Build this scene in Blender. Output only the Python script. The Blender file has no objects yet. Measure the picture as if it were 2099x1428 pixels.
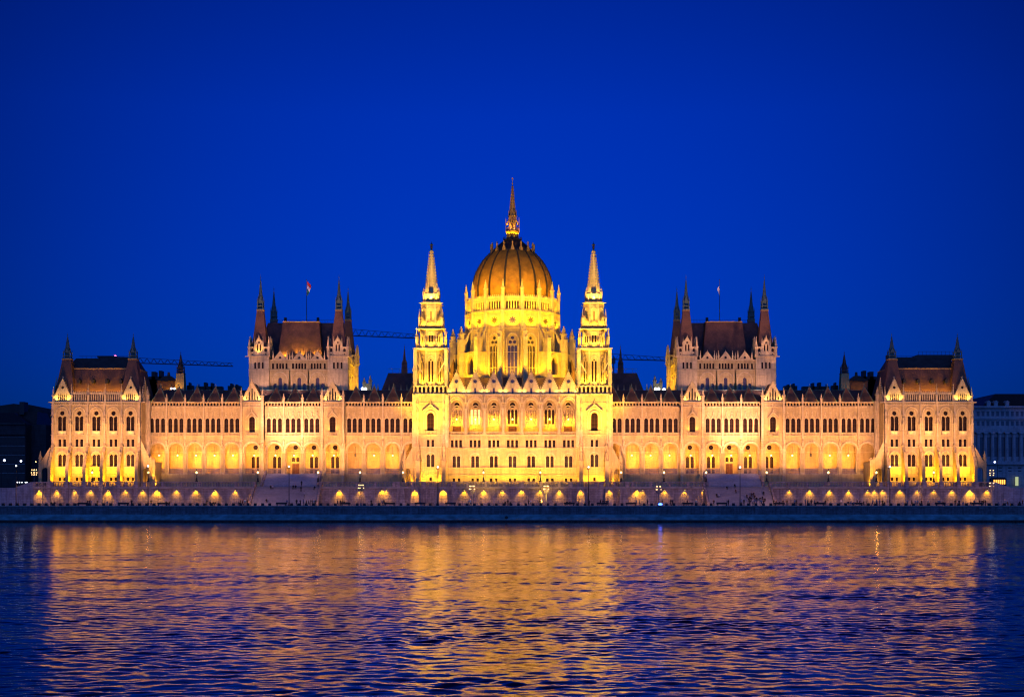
import bpy, math, random
from math import sin, cos, pi, radians, sqrt
from mathutils import Vector, Matrix
from mathutils.geometry import tessellate_polygon
random.seed(11)
sc = bpy.context.scene
COL = sc.collection
# ---- camera model: pinhole 400 m from the wing facade plane (y = 0), eye 5.5 m over the water ----
F, D, HY, CX, CZ = 2900.0, 400.0, 1027.0, 1050.5, 5.5
def S(y): return F/(D+y)
def ax(px, y): return abs(px-CX)/S(y)
def X(px, y): return (px-CX)/S(y)
def Z(py, y=0.0): return CZ+(HY-py)/S(y)

# ------------------------------------------------------------------ materials
def nt(name):
    m = bpy.data.materials.new(name); m.use_nodes = True
    n = m.node_tree; n.nodes.clear()
    out = n.nodes.new('ShaderNodeOutputMaterial'); b = n.nodes.new('ShaderNodeBsdfPrincipled')
    n.links.new(b.outputs[0], out.inputs[0])
    return m, n, b
def rampn(n, src, stops):
    r = n.nodes.new('ShaderNodeValToRGB'); e = r.color_ramp.elements
    while len(e) > 2: e.remove(e[-1])
    for i, (p, c) in enumerate(stops):
        el = e[i] if i < 2 else e.new(p)
        el.position = p; el.color = (*c, 1)
    n.links.new(src, r.inputs[0]); return r.outputs[0]
def wallcoord(n):
    tc = n.nodes.new('ShaderNodeTexCoord'); sp = n.nodes.new('ShaderNodeSeparateXYZ')
    n.links.new(tc.outputs['Object'], sp.inputs[0])
    ad = n.nodes.new('ShaderNodeMath'); ad.operation = 'ADD'
    n.links.new(sp.outputs[0], ad.inputs[0]); n.links.new(sp.outputs[1], ad.inputs[1])
    cb = n.nodes.new('ShaderNodeCombineXYZ')
    n.links.new(ad.outputs[0], cb.inputs[0]); n.links.new(sp.outputs[2], cb.inputs[1])
    return tc.outputs['Object'], cb.outputs[0], sp
def stone(name, c, c2, bw=1.1, bh=.42, mort=.035, var=.5, rough=.85, bump=.25, mc=.62):
    m, n, b = nt(name)
    ob, wc, sp = wallcoord(n)
    no = n.nodes.new('ShaderNodeTexNoise'); no.inputs['Scale'].default_value = .35; no.inputs['Detail'].default_value = 8; no.inputs['Roughness'].default_value = .7
    n.links.new(ob, no.inputs['Vector'])
    br = n.nodes.new('ShaderNodeTexBrick'); n.links.new(wc, br.inputs['Vector'])
    br.inputs['Scale'].default_value = 1; br.inputs['Brick Width'].default_value = bw; br.inputs['Row Height'].default_value = bh
    br.inputs['Mortar Size'].default_value = mort; br.inputs['Color1'].default_value = (*c, 1); br.inputs['Color2'].default_value = (*c2, 1)
    br.inputs['Mortar'].default_value = (*[x*mc for x in c], 1); br.inputs['Bias'].default_value = -.2
    mx = n.nodes.new('ShaderNodeMix'); mx.data_type = 'RGBA'; mx.blend_type = 'MULTIPLY'; mx.inputs[0].default_value = var
    n.links.new(br.outputs['Color'], mx.inputs[6])
    n.links.new(rampn(n, no.outputs['Fac'], [(.3, (.45, .43, .42)), (.62, (1, 1, 1))]), mx.inputs[7])
    mp = n.nodes.new('ShaderNodeMapping'); mp.inputs['Scale'].default_value = (1.1, 1.1, .13); n.links.new(ob, mp.inputs[0])
    n3 = n.nodes.new('ShaderNodeTexNoise'); n3.inputs['Scale'].default_value = 1.3; n3.inputs['Detail'].default_value = 6; n3.inputs['Roughness'].default_value = .65; n.links.new(mp.outputs[0], n3.inputs['Vector'])
    m3 = n.nodes.new('ShaderNodeMix'); m3.data_type = 'RGBA'; m3.blend_type = 'MULTIPLY'; m3.inputs[0].default_value = var*.8      # rain streaks and soot
    n.links.new(mx.outputs[2], m3.inputs[6]); n.links.new(rampn(n, n3.outputs['Fac'], [(.36, (.42, .38, .38)), (.55, (1, 1, 1))]), m3.inputs[7])
    n.links.new(m3.outputs[2], b.inputs['Base Color'])
    b.inputs['Roughness'].default_value = rough; b.inputs['Specular IOR Level'].default_value = .25
    n2 = n.nodes.new('ShaderNodeTexNoise'); n2.inputs['Scale'].default_value = 2.2; n2.inputs['Detail'].default_value = 6
    n.links.new(ob, n2.inputs['Vector'])
    bu = n.nodes.new('ShaderNodeBump'); bu.inputs['Strength'].default_value = bump; bu.inputs['Distance'].default_value = .25
    n.links.new(n2.outputs['Fac'], bu.inputs['Height']); n.links.new(bu.outputs[0], b.inputs['Normal'])
    return m
def plain(name, c, rough=.6, metal=0.0, var=.35, scale=1.5, spec=.3):
    m, n, b = nt(name)
    tc = n.nodes.new('ShaderNodeTexCoord'); no = n.nodes.new('ShaderNodeTexNoise'); no.inputs['Scale'].default_value = scale; no.inputs['Detail'].default_value = 5
    n.links.new(tc.outputs['Object'], no.inputs['Vector'])
    n.links.new(rampn(n, no.outputs['Fac'], [(.3, tuple(x*(1-var) for x in c)), (.7, tuple(min(1, x*(1+var*.5)) for x in c))]), b.inputs['Base Color'])
    b.inputs['Roughness'].default_value = rough; b.inputs['Metallic'].default_value = metal; b.inputs['Specular IOR Level'].default_value = spec
    return m
def roofmat(name, c, c2, row=.55, rough=.65):
    m, n, b = nt(name)
    ob, wc, sp = wallcoord(n)
    br = n.nodes.new('ShaderNodeTexBrick'); n.links.new(wc, br.inputs['Vector'])
    br.inputs['Scale'].default_value = 1; br.inputs['Brick Width'].default_value = .35; br.inputs['Row Height'].default_value = row*.6
    br.inputs['Mortar Size'].default_value = .02; br.inputs['Color1'].default_value = (*c, 1); br.inputs['Color2'].default_value = (*c2, 1)
    br.inputs['Mortar'].default_value = (*[x*.6 for x in c], 1)
    no = n.nodes.new('ShaderNodeTexNoise'); no.inputs['Scale'].default_value = .5; no.inputs['Detail'].default_value = 7
    n.links.new(ob, no.inputs['Vector'])
    mx = n.nodes.new('ShaderNodeMix'); mx.data_type = 'RGBA'; mx.blend_type = 'MULTIPLY'; mx.inputs[0].default_value = .7
    n.links.new(br.outputs['Color'], mx.inputs[6]); n.links.new(rampn(n, no.outputs['Fac'], [(.32, (.4, .4, .42)), (.6, (1, 1, 1))]), mx.inputs[7])
    n.links.new(mx.outputs[2], b.inputs['Base Color']); b.inputs['Roughness'].default_value = rough
    bu = n.nodes.new('ShaderNodeBump'); bu.inputs['Strength'].default_value = .4; bu.inputs['Distance'].default_value = .1
    n.links.new(br.outputs['Fac'], bu.inputs['Height']); n.links.new(bu.outputs[0], b.inputs['Normal'])
    return m
def emis(name, c, st):
    m, n, b = nt(name)
    b.inputs['Base Color'].default_value = (*[min(1, x) for x in c], 1)
    b.inputs['Emission Color'].default_value = (*c, 1); b.inputs['Emission Strength'].default_value = st
    return m
M = {}
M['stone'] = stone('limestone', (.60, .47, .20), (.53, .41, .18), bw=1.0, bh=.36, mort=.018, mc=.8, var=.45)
M['carved'] = stone('carved_limestone', (.74, .61, .32), (.66, .54, .28), bw=.8, bh=.36, mort=.018, mc=.8, var=.6)  # paler than the wall stone, standing in for brighter light on the relief
M['terr'] = stone('terrace_stone', (.44, .37, .36), (.30, .255, .25), bw=1.3, bh=.45, mort=.05, var=.75, bump=.5)
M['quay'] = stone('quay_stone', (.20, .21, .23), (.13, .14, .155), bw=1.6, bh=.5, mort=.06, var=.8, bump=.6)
M['ledge'] = plain('sky_tinted_ledge', (.13, .36, .40), rough=.45, var=.5, scale=.5)  # blue-green base colour stands in for sky light on the slope
M['weed'] = plain('dark_wet_stone', (.02, .024, .022), rough=.5, var=.8, scale=1.2)
M['deck'] = plain('promenade_paving', (.16, .15, .15), rough=.8, scale=.6)
M['pave'] = plain('terrace_paving', (.34, .30, .27), rough=.8, scale=.6)
M['steps'] = stone('stair_stone', (.42, .42, .46), (.34, .34, .38), bw=2.2, bh=.16, mort=.03, var=.3)  # blue of the sky light is mixed into this pale stone colour
M['roof'] = roofmat('brown_roof_tiles', (.17, .085, .045), (.125, .062, .035))
M['roof2'] = roofmat('dark_slate_roof', (.085, .055, .05), (.06, .045, .045))
M['dome'] = roofmat('dome_tiles', (.40, .20, .012), (.33, .165, .010), row=.45)
M['rib'] = plain('dark_lead', (.035, .03, .028), rough=.5)
M['copper'] = plain('green_copper', (.09, .15, .13), rough=.55)
M['gilt'] = plain('gilded_metal', (.45, .28, .08), rough=.5, metal=.3)
M['iron'] = plain('dark_iron', (.02, .02, .025), rough=.55)
M['grey'] = plain('grey_paint', (.12, .13, .16), rough=.5)
M['glass'] = plain('window_glass', (.022, .010, .005), rough=.4, var=.5, scale=.8, spec=.1)
M['glassb'] = plain('bluish_window_glass', (.09, .065, .07), rough=.2, var=.5, scale=.8, spec=.5)
M['frame'] = plain('window_bars', (.06, .035, .02), rough=.7)
M['wood'] = plain('oak_door', (.12, .05, .02), rough=.6)
M['lit'] = emis('lit_curtain', (1, .62, .30), .9)
M['bulb'] = emis('lamp_glow', (1, .66, .22), 6)
M['bulbw'] = emis('white_lamp_glow', (.85, .88, 1), 5)
M['blue'] = emis('blue_lamp_glow', (.05, .12, 1), 9)
M['red'] = emis('red_beacon_glow', (1, .12, .3), 8)
M['off'] = plain('unlit_globe', (.10, .11, .14), rough=.3)
M['crane'] = plain('crane_steel', (.05, .07, .14), rough=.6)
M['bank'] = stone('grey_blue_facade', (.46, .48, .50), (.38, .40, .43), bw=2, bh=.6, var=.5)
M['darkblock'] = stone('dark_facade', (.06, .06, .065), (.05, .05, .05), bw=2, bh=.6, var=.6)

# ------------------------------------------------------------------ mesh builder
class MB:
    def __init__(s, sx=1):
        s.v = []; s.f = []; s.m = []; s.sx = sx; s.T = None; s.mi = 0
    def add(s, vs, fs):
        b = len(s.v)
        for p in vs:
            p = Vector(p)
            if s.T is not None: p = s.T @ p
            s.v.append((s.sx*p.x, p.y, p.z))
        for f in fs:
            g = [b+i for i in f]
            if s.sx < 0: g.reverse()
            s.f.append(g); s.m.append(s.mi)
    def box(s, x0, x1, y0, y1, z0, z1):
        if x0 > x1: x0, x1 = x1, x0
        s.add([(x0,y0,z0),(x1,y0,z0),(x1,y1,z0),(x0,y1,z0),(x0,y0,z1),(x1,y0,z1),(x1,y1,z1),(x0,y1,z1)],
              [(0,3,2,1),(4,5,6,7),(0,1,5,4),(1,2,6,5),(2,3,7,6),(3,0,4,7)])
    def hexa(s, x0, x1, y0, y1, z0, a0, a1, b0, b1, z1):   # box with a different rectangle on top
        s.add([(x0,y0,z0),(x1,y0,z0),(x1,y1,z0),(x0,y1,z0),(a0,b0,z1),(a1,b0,z1),(a1,b1,z1),(a0,b1,z1)],
              [(0,3,2,1),(4,5,6,7),(0,1,5,4),(1,2,6,5),(2,3,7,6),(3,0,4,7)])
    def prism(s, pts, y0, y1):                            # polygon in x,z run along y
        n = len(pts)
        s.add([(x, y0, z) for x, z in pts]+[(x, y1, z) for x, z in pts],
              [tuple(range(n)), tuple(range(2*n-1, n-1, -1))]+[(i, n+i, n+(i+1) % n, (i+1) % n) for i in range(n)])
    def prismx(s, pts, x0, x1):                           # polygon in y,z run along x
        n = len(pts)
        s.add([(x0, y, z) for y, z in pts]+[(x1, y, z) for y, z in pts],
              [tuple(range(n)), tuple(range(2*n-1, n-1, -1))]+[(i, n+i, n+(i+1) % n, (i+1) % n) for i in range(n)])
    def cone(s, cx, cy, z0, z1, r0, r1, n=8, rot=None, cap=True):
        if rot is None: rot = pi/n
        vs = []; 
        for r, z in ((r0, z0), (r1, z1)):
            for i in range(n):
                a = rot+2*pi*i/n; vs.append((cx+r*cos(a), cy+r*sin(a), z))
        fs = [(i, (i+1) % n, n+(i+1) % n, n+i) for i in range(n)]
        if cap: fs += [tuple(range(n-1, -1, -1)), tuple(range(n, 2*n))]
        s.add(vs, fs)
    def sq(s, cx, cy, z0, z1, h0, h1): s.cone(cx, cy, z0, z1, h0*sqrt(2), max(h1, .01)*sqrt(2), 4, pi/4)
    def lathe(s, cx, cy, prof, n=16, rot=None):
        if rot is None: rot = pi/n
        vs = []
        for r, z in prof:
            for i in range(n):
                a = rot+2*pi*i/n; vs.append((cx+r*cos(a), cy+r*sin(a), z))
        fs = []
        for k in range(len(prof)-1):
            for i in range(n):
                j = (i+1) % n; fs.append((k*n+i, k*n+j, (k+1)*n+j, (k+1)*n+i))
        s.add(vs, fs)
    def bar(s, p, q, w):
        p = Vector(p); q = Vector(q); d = (q-p).normalized()
        u = d.cross(Vector((0, 0, 1)));
        if u.length < .01: u = Vector((1, 0, 0))
        u.normalize(); t = d.cross(u); u *= w/2; t *= w/2
        vs = [p-u-t, p+u-t, p+u+t, p-u+t, q-u-t, q+u-t, q+u+t, q-u+t]
        s.add(vs, [(0,3,2,1),(4,5,6,7),(0,1,5,4),(1,2,6,5),(2,3,7,6),(3,0,4,7)])
    def panel(s, outer, holes, y, depth, back=None):
        """wall sheet in the x,z plane facing -y with real openings and their reveals"""
        polys = [outer]+holes
        tr = tessellate_polygon([[Vector((x, z, 0)) for x, z in p] for p in polys])
        flat = [p for pl in polys for p in pl]
        fs = []
        for a, b, c in tr:
            A, B, C = flat[a], flat[b], flat[c]
            cr = (B[0]-A[0])*(C[1]-A[1])-(B[1]-A[1])*(C[0]-A[0])
            fs.append((a, b, c) if cr > 0 else (a, c, b))
        s.add([(x, y, z) for x, z in flat], fs)
        for h in holes:
            n = len(h)
            s.add([(x, y, z) for x, z in h]+[(x, y+depth, z) for x, z in h], [(i, (i+1) % n, n+(i+1) % n, n+i) for i in range(n)])
    def band(s, cx, zs, r0, r1, y0, y1, k=1.0, legs=0.0, n=12):
        """arch moulding: ring between radii r0 and r1 from y0 (front) to y1"""
        def pts(r):
            P = [(cx+r*cos(pi*i/n), zs+r*k*sin(pi*i/n)) for i in range(n+1)]
            if legs: P = [(cx+r, zs-legs)]+P+[(cx-r, zs-legs)]
            return P
        a, b = pts(r0), pts(r1); m = len(a)
        vs = [(x, y0, z) for x, z in a]+[(x, y0, z) for x, z in b]+[(x, y1, z) for x, z in a]+[(x, y1, z) for x, z in b]
        fs = []
        for i in range(m-1):
            fs += [(i, m+i, m+i+1, i+1), (m+i, 3*m+i, 3*m+i+1, m+i+1), (i, i+1, 2*m+i+1, 2*m+i)]
        s.add(vs, fs)
    def chevron(s, cx, z0, hw, h, t, y0, y1):
        s.prism([(cx-hw, z0), (cx-hw+t*1.2, z0), (cx, z0+h-t*1.6), (cx+hw-t*1.2, z0), (cx+hw, z0), (cx, z0+h)], y0, y1)
    def crockets(s, x0, z0, x1, z1, y, n, r, dy=None):
        for i in range(n):
            t = (i+.5)/n; x = x0+(x1-x0)*t; z = z0+(z1-z0)*t
            s.box(x-r, x+r, y-r, y+r if dy is None else dy, z-r*.7, z+r*.9)
    def pinnacle(s, cx, cy, z0, w, h):
        s.sq(cx, cy, z0, z0+h*.42, w/2, w*.46); s.sq(cx, cy, z0+h*.42, z0+h*.47, w*.66, w*.66)
        for a in range(4):
            dx, dy = ((1, 0), (0, 1), (-1, 0), (0, -1))[a]
            s.sq(cx+dx*w*.42, cy+dy*w*.42, z0+h*.47, z0+h*.58, w*.16, .01)
        s.sq(cx, cy, z0+h*.47, z0+h*.95, w*.4, w*.05)
        for t in (.15, .4, .65):
            zz = z0+h*(.47+.48*t); r = w*(.4-.35*t)
            for dx, dy in ((1, 1), (1, -1), (-1, 1), (-1, -1)):
                s.box(cx+dx*r-w*.09, cx+dx*r+w*.09, cy+dy*r-w*.09, cy+dy*r+w*.09, zz, zz+w*.16)
        s.sq(cx, cy, z0+h*.93, z0+h, w*.15, w*.06)
    def statue(s, cx, cy, z0, h=2.2):
        s.lathe(cx, cy, [(.34, z0), (.36, z0+.12*h), (.27, z0+.45*h), (.33, z0+.66*h), (.30, z0+.80*h), (.10, z0+.84*h), (.14, z0+.90*h), (.12, z0+.97*h), (.02, z0+h)], 8)
    def build(s, name, mats, parent=None, origin=None, loc=None):
        me = s.mesh(name, mats, origin)
        return place(name, me, parent, loc if loc is not None else (origin or (0, 0, 0)))
    def mesh(s, name, mats, origin=None):
        me = bpy.data.meshes.new(name)
        o = origin or (0, 0, 0)
        me.from_pydata([(x-o[0], y-o[1], z-o[2]) for x, y, z in s.v], [], s.f)
        for mt in (mats if isinstance(mats, (list, tuple)) else [mats]): me.materials.append(mt)
        if any(s.m): me.polygons.foreach_set('material_index', s.m)
        me.validate(); me.update()
        return me
WL = {}          # world location of every placed object
def place(name, me, parent=None, loc=(0, 0, 0), rz=0.0):
    o = bpy.data.objects.new(name, me); COL.objects.link(o)
    loc = Vector(loc)
    if parent is not None:
        o.parent = parent; o.location = loc-WL[parent.name]
    else: o.location = loc
    if rz: o.rotation_euler = (0, 0, rz)
    WL[o.name] = loc
    return o
def tag(o, label=None, cat=None, group=None, kind=None):
    if label: o['label'] = label
    if cat: o['category'] = cat
    if group: o['group'] = group
    if kind: o['kind'] = kind
    return o
def empty(name, loc, label=None, cat=None, group=None): return tag(place(name, None, None, loc), label, cat, group)
def copy_tree(o, parent=None):
    c = o.copy(); COL.objects.link(c); c.parent = parent
    WL[c.name] = WL[o.name].copy()
    for ch in o.children: copy_tree(ch, c)
    return c
# openings: (kind, dx, z0, w, h) relative to a bay centre and sill; kinds r rect, l lancet (round head), c circle, q foil, d diamond
def opts(op, cx=0.0, z=0.0):
    k, dx, z0, w, h = op; x = cx+dx; z0 += z; r = w/2
    if k == 'r': return [(x-r, z0), (x+r, z0), (x+r, z0+h), (x-r, z0+h)]
    if k == 'l': 
        return [(x-r, z0), (x+r, z0)]+[(x+r*cos(pi*i/8), z0+h-r+r*sin(pi*i/8)) for i in range(9)]
    if k == 'p':   # pointed head
        return [(x-r, z0), (x+r, z0)]+[(x+r*(1-i/5)**.75, z0+h-1.5*r+1.5*r*(i/5)**.85) for i in range(6)]+[(x-r*(1-i/5)**.75, z0+h-1.5*r+1.5*r*(i/5)**.85) for i in range(4, -1, -1)]
    if k == 'c': return [(x+r*cos(2*pi*i/12), z0+h/2+r*sin(2*pi*i/12)) for i in range(12)]
    if k == 'q': return [(x+r*(1 if i % 4 in (0, 1) else .66)*cos(2*pi*i/32), z0+h/2+r*(1 if i % 4 in (0, 1) else .66)*sin(2*pi*i/32)) for i in range(32)]
    if k == 'd': return [(x, z0), (x+r, z0+h/2), (x, z0+h), (x-r, z0+h/2)]
WC = {}
def winmesh(ops, glass='glass', bars=True):
    key = (tuple(ops), glass)
    if key in WC: return WC[key]
    mb = MB()
    for op in ops:
        k, dx, z0, w, h = op
        P = opts(op); n = len(P); mb.mi = 0
        mb.add([(x, 0, z) for x, z in P], [tuple(range(n))])
        if not bars or w < .45: continue
        mb.mi = 1; t = .05
        if k in 'rlp':
            if w > .8: mb.box(dx-t/2, dx+t/2, -.06, -.002, z0, z0+h-w*.2)
            for i in range(1, max(2, int(h/1.1))): 
                zz = z0+i*(h-w*.3)/max(2, int(h/1.1)); mb.box(dx-w/2, dx+w/2, -.055, -.003, zz-t/2, zz+t/2)
            mb.box(dx-w/2, dx-w/2+.07, -.07, -.004, z0, z0+h-w/2); mb.box(dx+w/2-.07, dx+w/2, -.07, -.004, z0, z0+h-w/2)
        else:
            mb.box(dx-w*.35, dx+w*.35, -.055, -.003, z0+h/2-t/2, z0+h/2+t/2); mb.box(dx-t/2, dx+t/2, -.06, -.002, z0+h*.15, z0+h*.85)
    me = mb.mesh('window', [M[glass], M['frame']]); WC[key] = me
    return me
def window(parent, ops, cx, y, z, sx=1, rec=.4, rz=0.0, T=None, glass='glass', name='window', me=None):
    p = Vector((cx, y+rec, z))
    if T is not None: p = T @ p
    return place(name, me or winmesh(ops, glass), parent, (sx*p.x, p.y, p.z), sx*rz)
# ------------------------------------------------------------------ lamps
NL = [0]
GOLD = (1, .45, .002); WARM = (1, .62, .30); AMB = (1, .55, .08)
def light(loc, power, color=GOLD, target=None, angle=120, radius=.25, blend=.6):
    L = bpy.data.lights.new('lamp', 'SPOT' if target is not None else 'POINT')
    L.energy = power*(GAIN if color[2] < .2 else 1); L.color = color; L.shadow_soft_size = radius
    o = bpy.data.objects.new('lamp', L); COL.objects.link(o); o.location = loc  # also carries the added lights that have no fitting
    if target is not None:
        L.spot_size = radians(angle); L.spot_blend = blend
        o.rotation_euler = (Vector(target)-Vector(loc)).to_track_quat('-Z', 'Y').to_euler()
    NL[0] += 1
    return o
# ------------------------------------------------------------------ tuned values
WAVE_A, WAVE_B = .12, .03
SLOPE = .0125
WASH = 36000
WEST = (.5, 1.2, 4.3)
SUNEL, SKYT, SKYS = 8.0, (0.0, .165, 1), .11
GAIN = 4.3
DENOISE = True
M['fred'] = plain('red_cloth', (.6, .05, .04), .9); M['fwhite'] = plain('white_cloth', (.8, .8, .8), .9); M['fgreen'] = plain('green_cloth', (.05, .3, .08), .9)
M['glassl'] = plain('patterned_window_glass', (.42, .30, .18), rough=.4, var=.95, scale=2.6)
M['bankw'] = stone('ramp_stone', (.34, .37, .44), (.27, .29, .35), bw=1.3, bh=.45, var=.7)
M['litg'] = emis('lit_doorway_glow', (.55, .6, .25), .8); M['busl'] = emis('bus_window_glow', (1, .42, .06), 2.2); M['bulbb'] = emis('bluish_lamp_glow', (.55, .6, 1), 5)
M['hillm'] = plain('dark_hillside', (.03, .04, .04), rough=.9, var=.7, scale=.15)
M['globe'] = emis('globe_glow', (1, .62, .25), 2.6)
M['shade'] = plain('recess_shade', (.012, .008, .008), rough=.9)
M['bankd'] = plain('office_glass_and_gap_shade', (.10, .11, .14), rough=.3)
# =================================================================== the parliament
TZ = 9.6          # terrace level
parl = empty('parliament_building', (0, 0, TZ), 'huge pale gothic parliament palace with a ribbed golden dome, floodlit along the river', 'building')
def part(name, mb, mats, parent=parl, origin=(0, 0, TZ)): return mb.build(name, mats, parent, origin)
ST = [M['stone'], M['rib'], M['shade']]

# ---------------------------------------------------------------- arcaded wings
zA, zF, zSp, zCr = Z(971), Z(971), Z(923), Z(906.5)
zS1, zSill, zWt, zPb, zPt = Z(893), Z(886), Z(857), Z(832.5), Z(824)
bays = [ax(p, 0) for p in (322.6, 360.3, 398.7, 436.5, 475)]+[ax(p, 0) for p in (562.3, 601, 639)]+[ax(p, 0) for p in (727, 765, 804)]
bays += [bays[-1]-5.27]
gbays = [ax(518, 0), ax(682.8, 0)]
HB = 2.635
LAN = ('l', 0, 0, 1.08, zWt-zSill)
def lantern_mesh():
    mb = MB(); mb.mi = 0
    mb.bar((0, 0, .55), (0, 0, 2.6), .06); mb.cone(0, 0, .35, .6, .32, .05, 6); mb.cone(0, 0, -.4, -.3, .12, .24, 6)
    for i in range(6):
        a = 2*pi*i/6; mb.bar((.26*cos(a), .26*sin(a), -.3), (.32*cos(a), .32*sin(a), .35), .03)
    return mb
def bulb_mesh(r, mat, name='bulb', zs=1.0):
    mb = MB(); mb.lathe(0, 0, [(r*max(.02, sin(pi*i/6)), -r*zs*cos(pi*i/6)) for i in range(7)], 8); return mb.mesh(name, mat)
LM = lantern_mesh().mesh('hanging_lantern', M['iron']); BULB = bulb_mesh(.27, M['bulb']); BOFF = bulb_mesh(.24, M['off'])
def lantern(x, y, z, on, label, group):
    r = place('hanging_lantern', LM, None, (x, y, z)); tag(r, label, 'lantern', group)
    place('bulb', BULB if on else BOFF, r, (x, y, z))
ORD = ['first', 'second', 'third', 'fourth', 'fifth', 'sixth', 'seventh', 'eighth', 'ninth', 'tenth', 'eleventh', 'twelfth', 'thirteenth', 'fourteenth',
       'fifteenth', 'sixteenth', 'seventeenth', 'eighteenth', 'nineteenth', 'twentieth']
def arch_outline(cx, hw, z0, zs, zc, n=12):
    return [(cx-hw, z0), (cx+hw, z0)]+[(cx+hw*cos(pi*i/n), zs+(zc-zs)*sin(pi*i/n)**.9) for i in range(n+1)]
def wing(sx):
    side = 'left' if sx < 0 else 'right'
    w = MB(sx); c = MB(sx)       # walls, carved trim
    hold = place('arcaded_wing', None, parl, (sx*62, 0, TZ)); hold['label'] = f'{side} wing: arcade below, rows of round-headed windows above'
    org = (sx*62, 0, TZ)
    # interior of the arcade
    w.mi = 0
    xin, xout = 25.5, ax(299, 0)
    allb = sorted([(b, 0) for b in bays]+[(b, 1) for b in gbays])
    holes = []
    wins = []
    for b, g in allb:
        mid = 48 < b < 76
        bb = b*S(0)/S(0)
        if mid:
            if abs(b-62) < 1.5:
                holes += [opts(('r', 0, 0, 2.0, 3.0), b, zF+.02), opts(('l', -.62, 3.6, .9, 1.3), b, zF), opts(('l', .62, 3.6, .9, 1.3), b, zF)]
                dm = MB(); dm.box(-1.0, -.02, 0, .1, 0, 3.0); dm.box(.02, 1.0, 0, .1, 0, 3.0)
                for q in (-.5, .5):
                    for zz in (.3, 1.2, 2.1): dm.box(q-.33, q+.33, -.04, 0, zz, zz+.65)
                place('door', dm.mesh('door', M['wood']), hold, (sx*b, 4.8, zF+.02))
                wins.append((b, zF+3.6, (('l', -.62, 0, .9, 1.3), ('l', .62, 0, .9, 1.3))))
            else:
                op = (('l', -.68, 0, .92, 3.3), ('l', .68, 0, .92, 3.3)); wins.append((b, zF+1.75, op))
                holes += [opts(o, b, zF+1.75) for o in op]
                op = (('r', -.68, 0, .8, 1.0), ('r', .68, 0, .8, 1.0)); wins.append((b, zF+.25, op)); holes += [opts(o, b, zF+.25) for o in op]
            op = (('c', 0, 0, 1.35, 1.35),); wins.append((b, Z(921.5, 4.5), op)); holes += [opts(op[0], b, Z(921.5, 4.5))]
    w.panel([(xin, TZ), (xout, TZ), (xout, 22.9), (xin, 22.9)], holes, 4.5, .5)
    for b, z0, op in wins: window(hold, op, b, 4.5, z0, sx, .3)
    c.box(xin, xout, 4.38, 4.5, Z(926.6, 4.5), Z(925.4, 4.5))
    w.box(xin, xout, -.0+.4, 4.5, zF-.3, zF)           # arcade floor
    w.box(xin, xout, .7, 4.6, 22.6, 23.4)              # ceiling
    # bay fronts
    seen = []
    for b, g in allb:
        hb = HB if not g else 3.15
        y = 0.0 if not g else -1.1
        if not g and b > 90: pass
        ho = [arch_outline(b, 2.22, zF+.01, zSp, zCr)]
        w.panel([(b-hb, TZ), (b+hb, TZ), (b+hb, zS1), (b-hb, zS1)], ho, y, .9-y if g else .9)
        # plinth, arch mouldings, capitals
        c.box(b-hb, b+hb, y-.18, y, TZ, TZ+.8); c.box(b-hb, b+hb, y-.12, y, zF-.25, zF)
        c.band(b, zSp, 2.2, 2.62, y-.3, y, (zCr-zSp)/2.22*.98); c.band(b, zSp, 1.98, 2.24, y+.3, y+.75, (zCr-zSp)/2.22*.98, legs=zSp-zF)
        for q in (-1, 1):
            kx = round(b+q*(hb if not g else 2.62), 1)
            if any(abs(kx-u_) < .3 for u_ in seen): continue
            seen.append(kx)
            c.box(b+q*hb-.46 if not g else b+q*2.62-.42, b+q*hb+.46 if not g else b+q*2.62+.42, y-.14, y+1.0, zSp-.75, zSp-.25)
            c.box(b+q*hb-.5 if not g else b+q*2.62-.45, b+q*hb+.5 if not g else b+q*2.62+.45, y-.17, y+1.05, zSp-.25, zSp-.1)
            c.box(b+q*hb-.5 if not g else b+q*2.62-.5, b+q*hb+.5 if not g else b+q*2.62+.5, y-.12, y+1.0, zF+.01, zF+.5)
        # arcade balustrade (set back)
        if abs(b-62) > 1.5:
            bl_ = MB(sx); bl_.box(b-2.2, b+2.2, .5, .75, zF+1.35, zF+1.55); bl_.box(b-2.2, b+2.2, .52, .72, zF+.8, zF+.9); bl_.box(b-2.2, b+2.2, .5, .75, zF+.02, zF+.2)
            for i in range(15): bl_.box(b-2.15+i*.3, b-2.15+i*.3+.13, .55, .7, zF+.2, zF+1.35)
            part('arcade_balustrade', bl_, M['terr'], hold, (sx*b, .6, zF))  # darker terrace stone stands in for the shadow on this balustrade
        # upper storey
        if not g:
            ops = [('l', dx, 0, 1.1, zWt-zSill) for dx in (-1.57, 0, 1.57)]
            dia = [('d', -2.2+i*.88, -.06, .76, .98) for i in range(6)]
            w.panel([(b-hb, zS1), (b+hb, zS1), (b+hb, zPt), (b-hb, zPt)], [opts(o, b, zSill) for o in ops]+[opts(o, b, zPb+.12) for o in dia], 0, .5)
            w.mi = 2; w.box(b-hb+.01, b+hb-.01, .5, .6, zPb, zPt-.02); w.mi = 0  # near-black back plate: shade of the diamond openings put into its colour
            for o in ops:
                window(hold, (('l', 0, 0, 1.1, zWt-zSill),), b+o[1], 0, zSill, sx, .38)
                c.band(b+o[1], zWt-.55, .56, .7, -.1, 0, 1, legs=1.2)
                c.chevron(b+o[1], zWt-.15, .78, 1.15, .17, -.3, 0); c.sq(b+o[1], -.18, zWt+.9, zWt+1.9, .13, .05); c.box(b+o[1]-.24, b+o[1]+.24, -.3, -.05, zWt+1.35, zWt+1.52)
            for q in (-.785, .785, -2.35, 2.35): c.cone(b+q, -.12, zSill, zWt-.5, .1, .1, 6)
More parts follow.
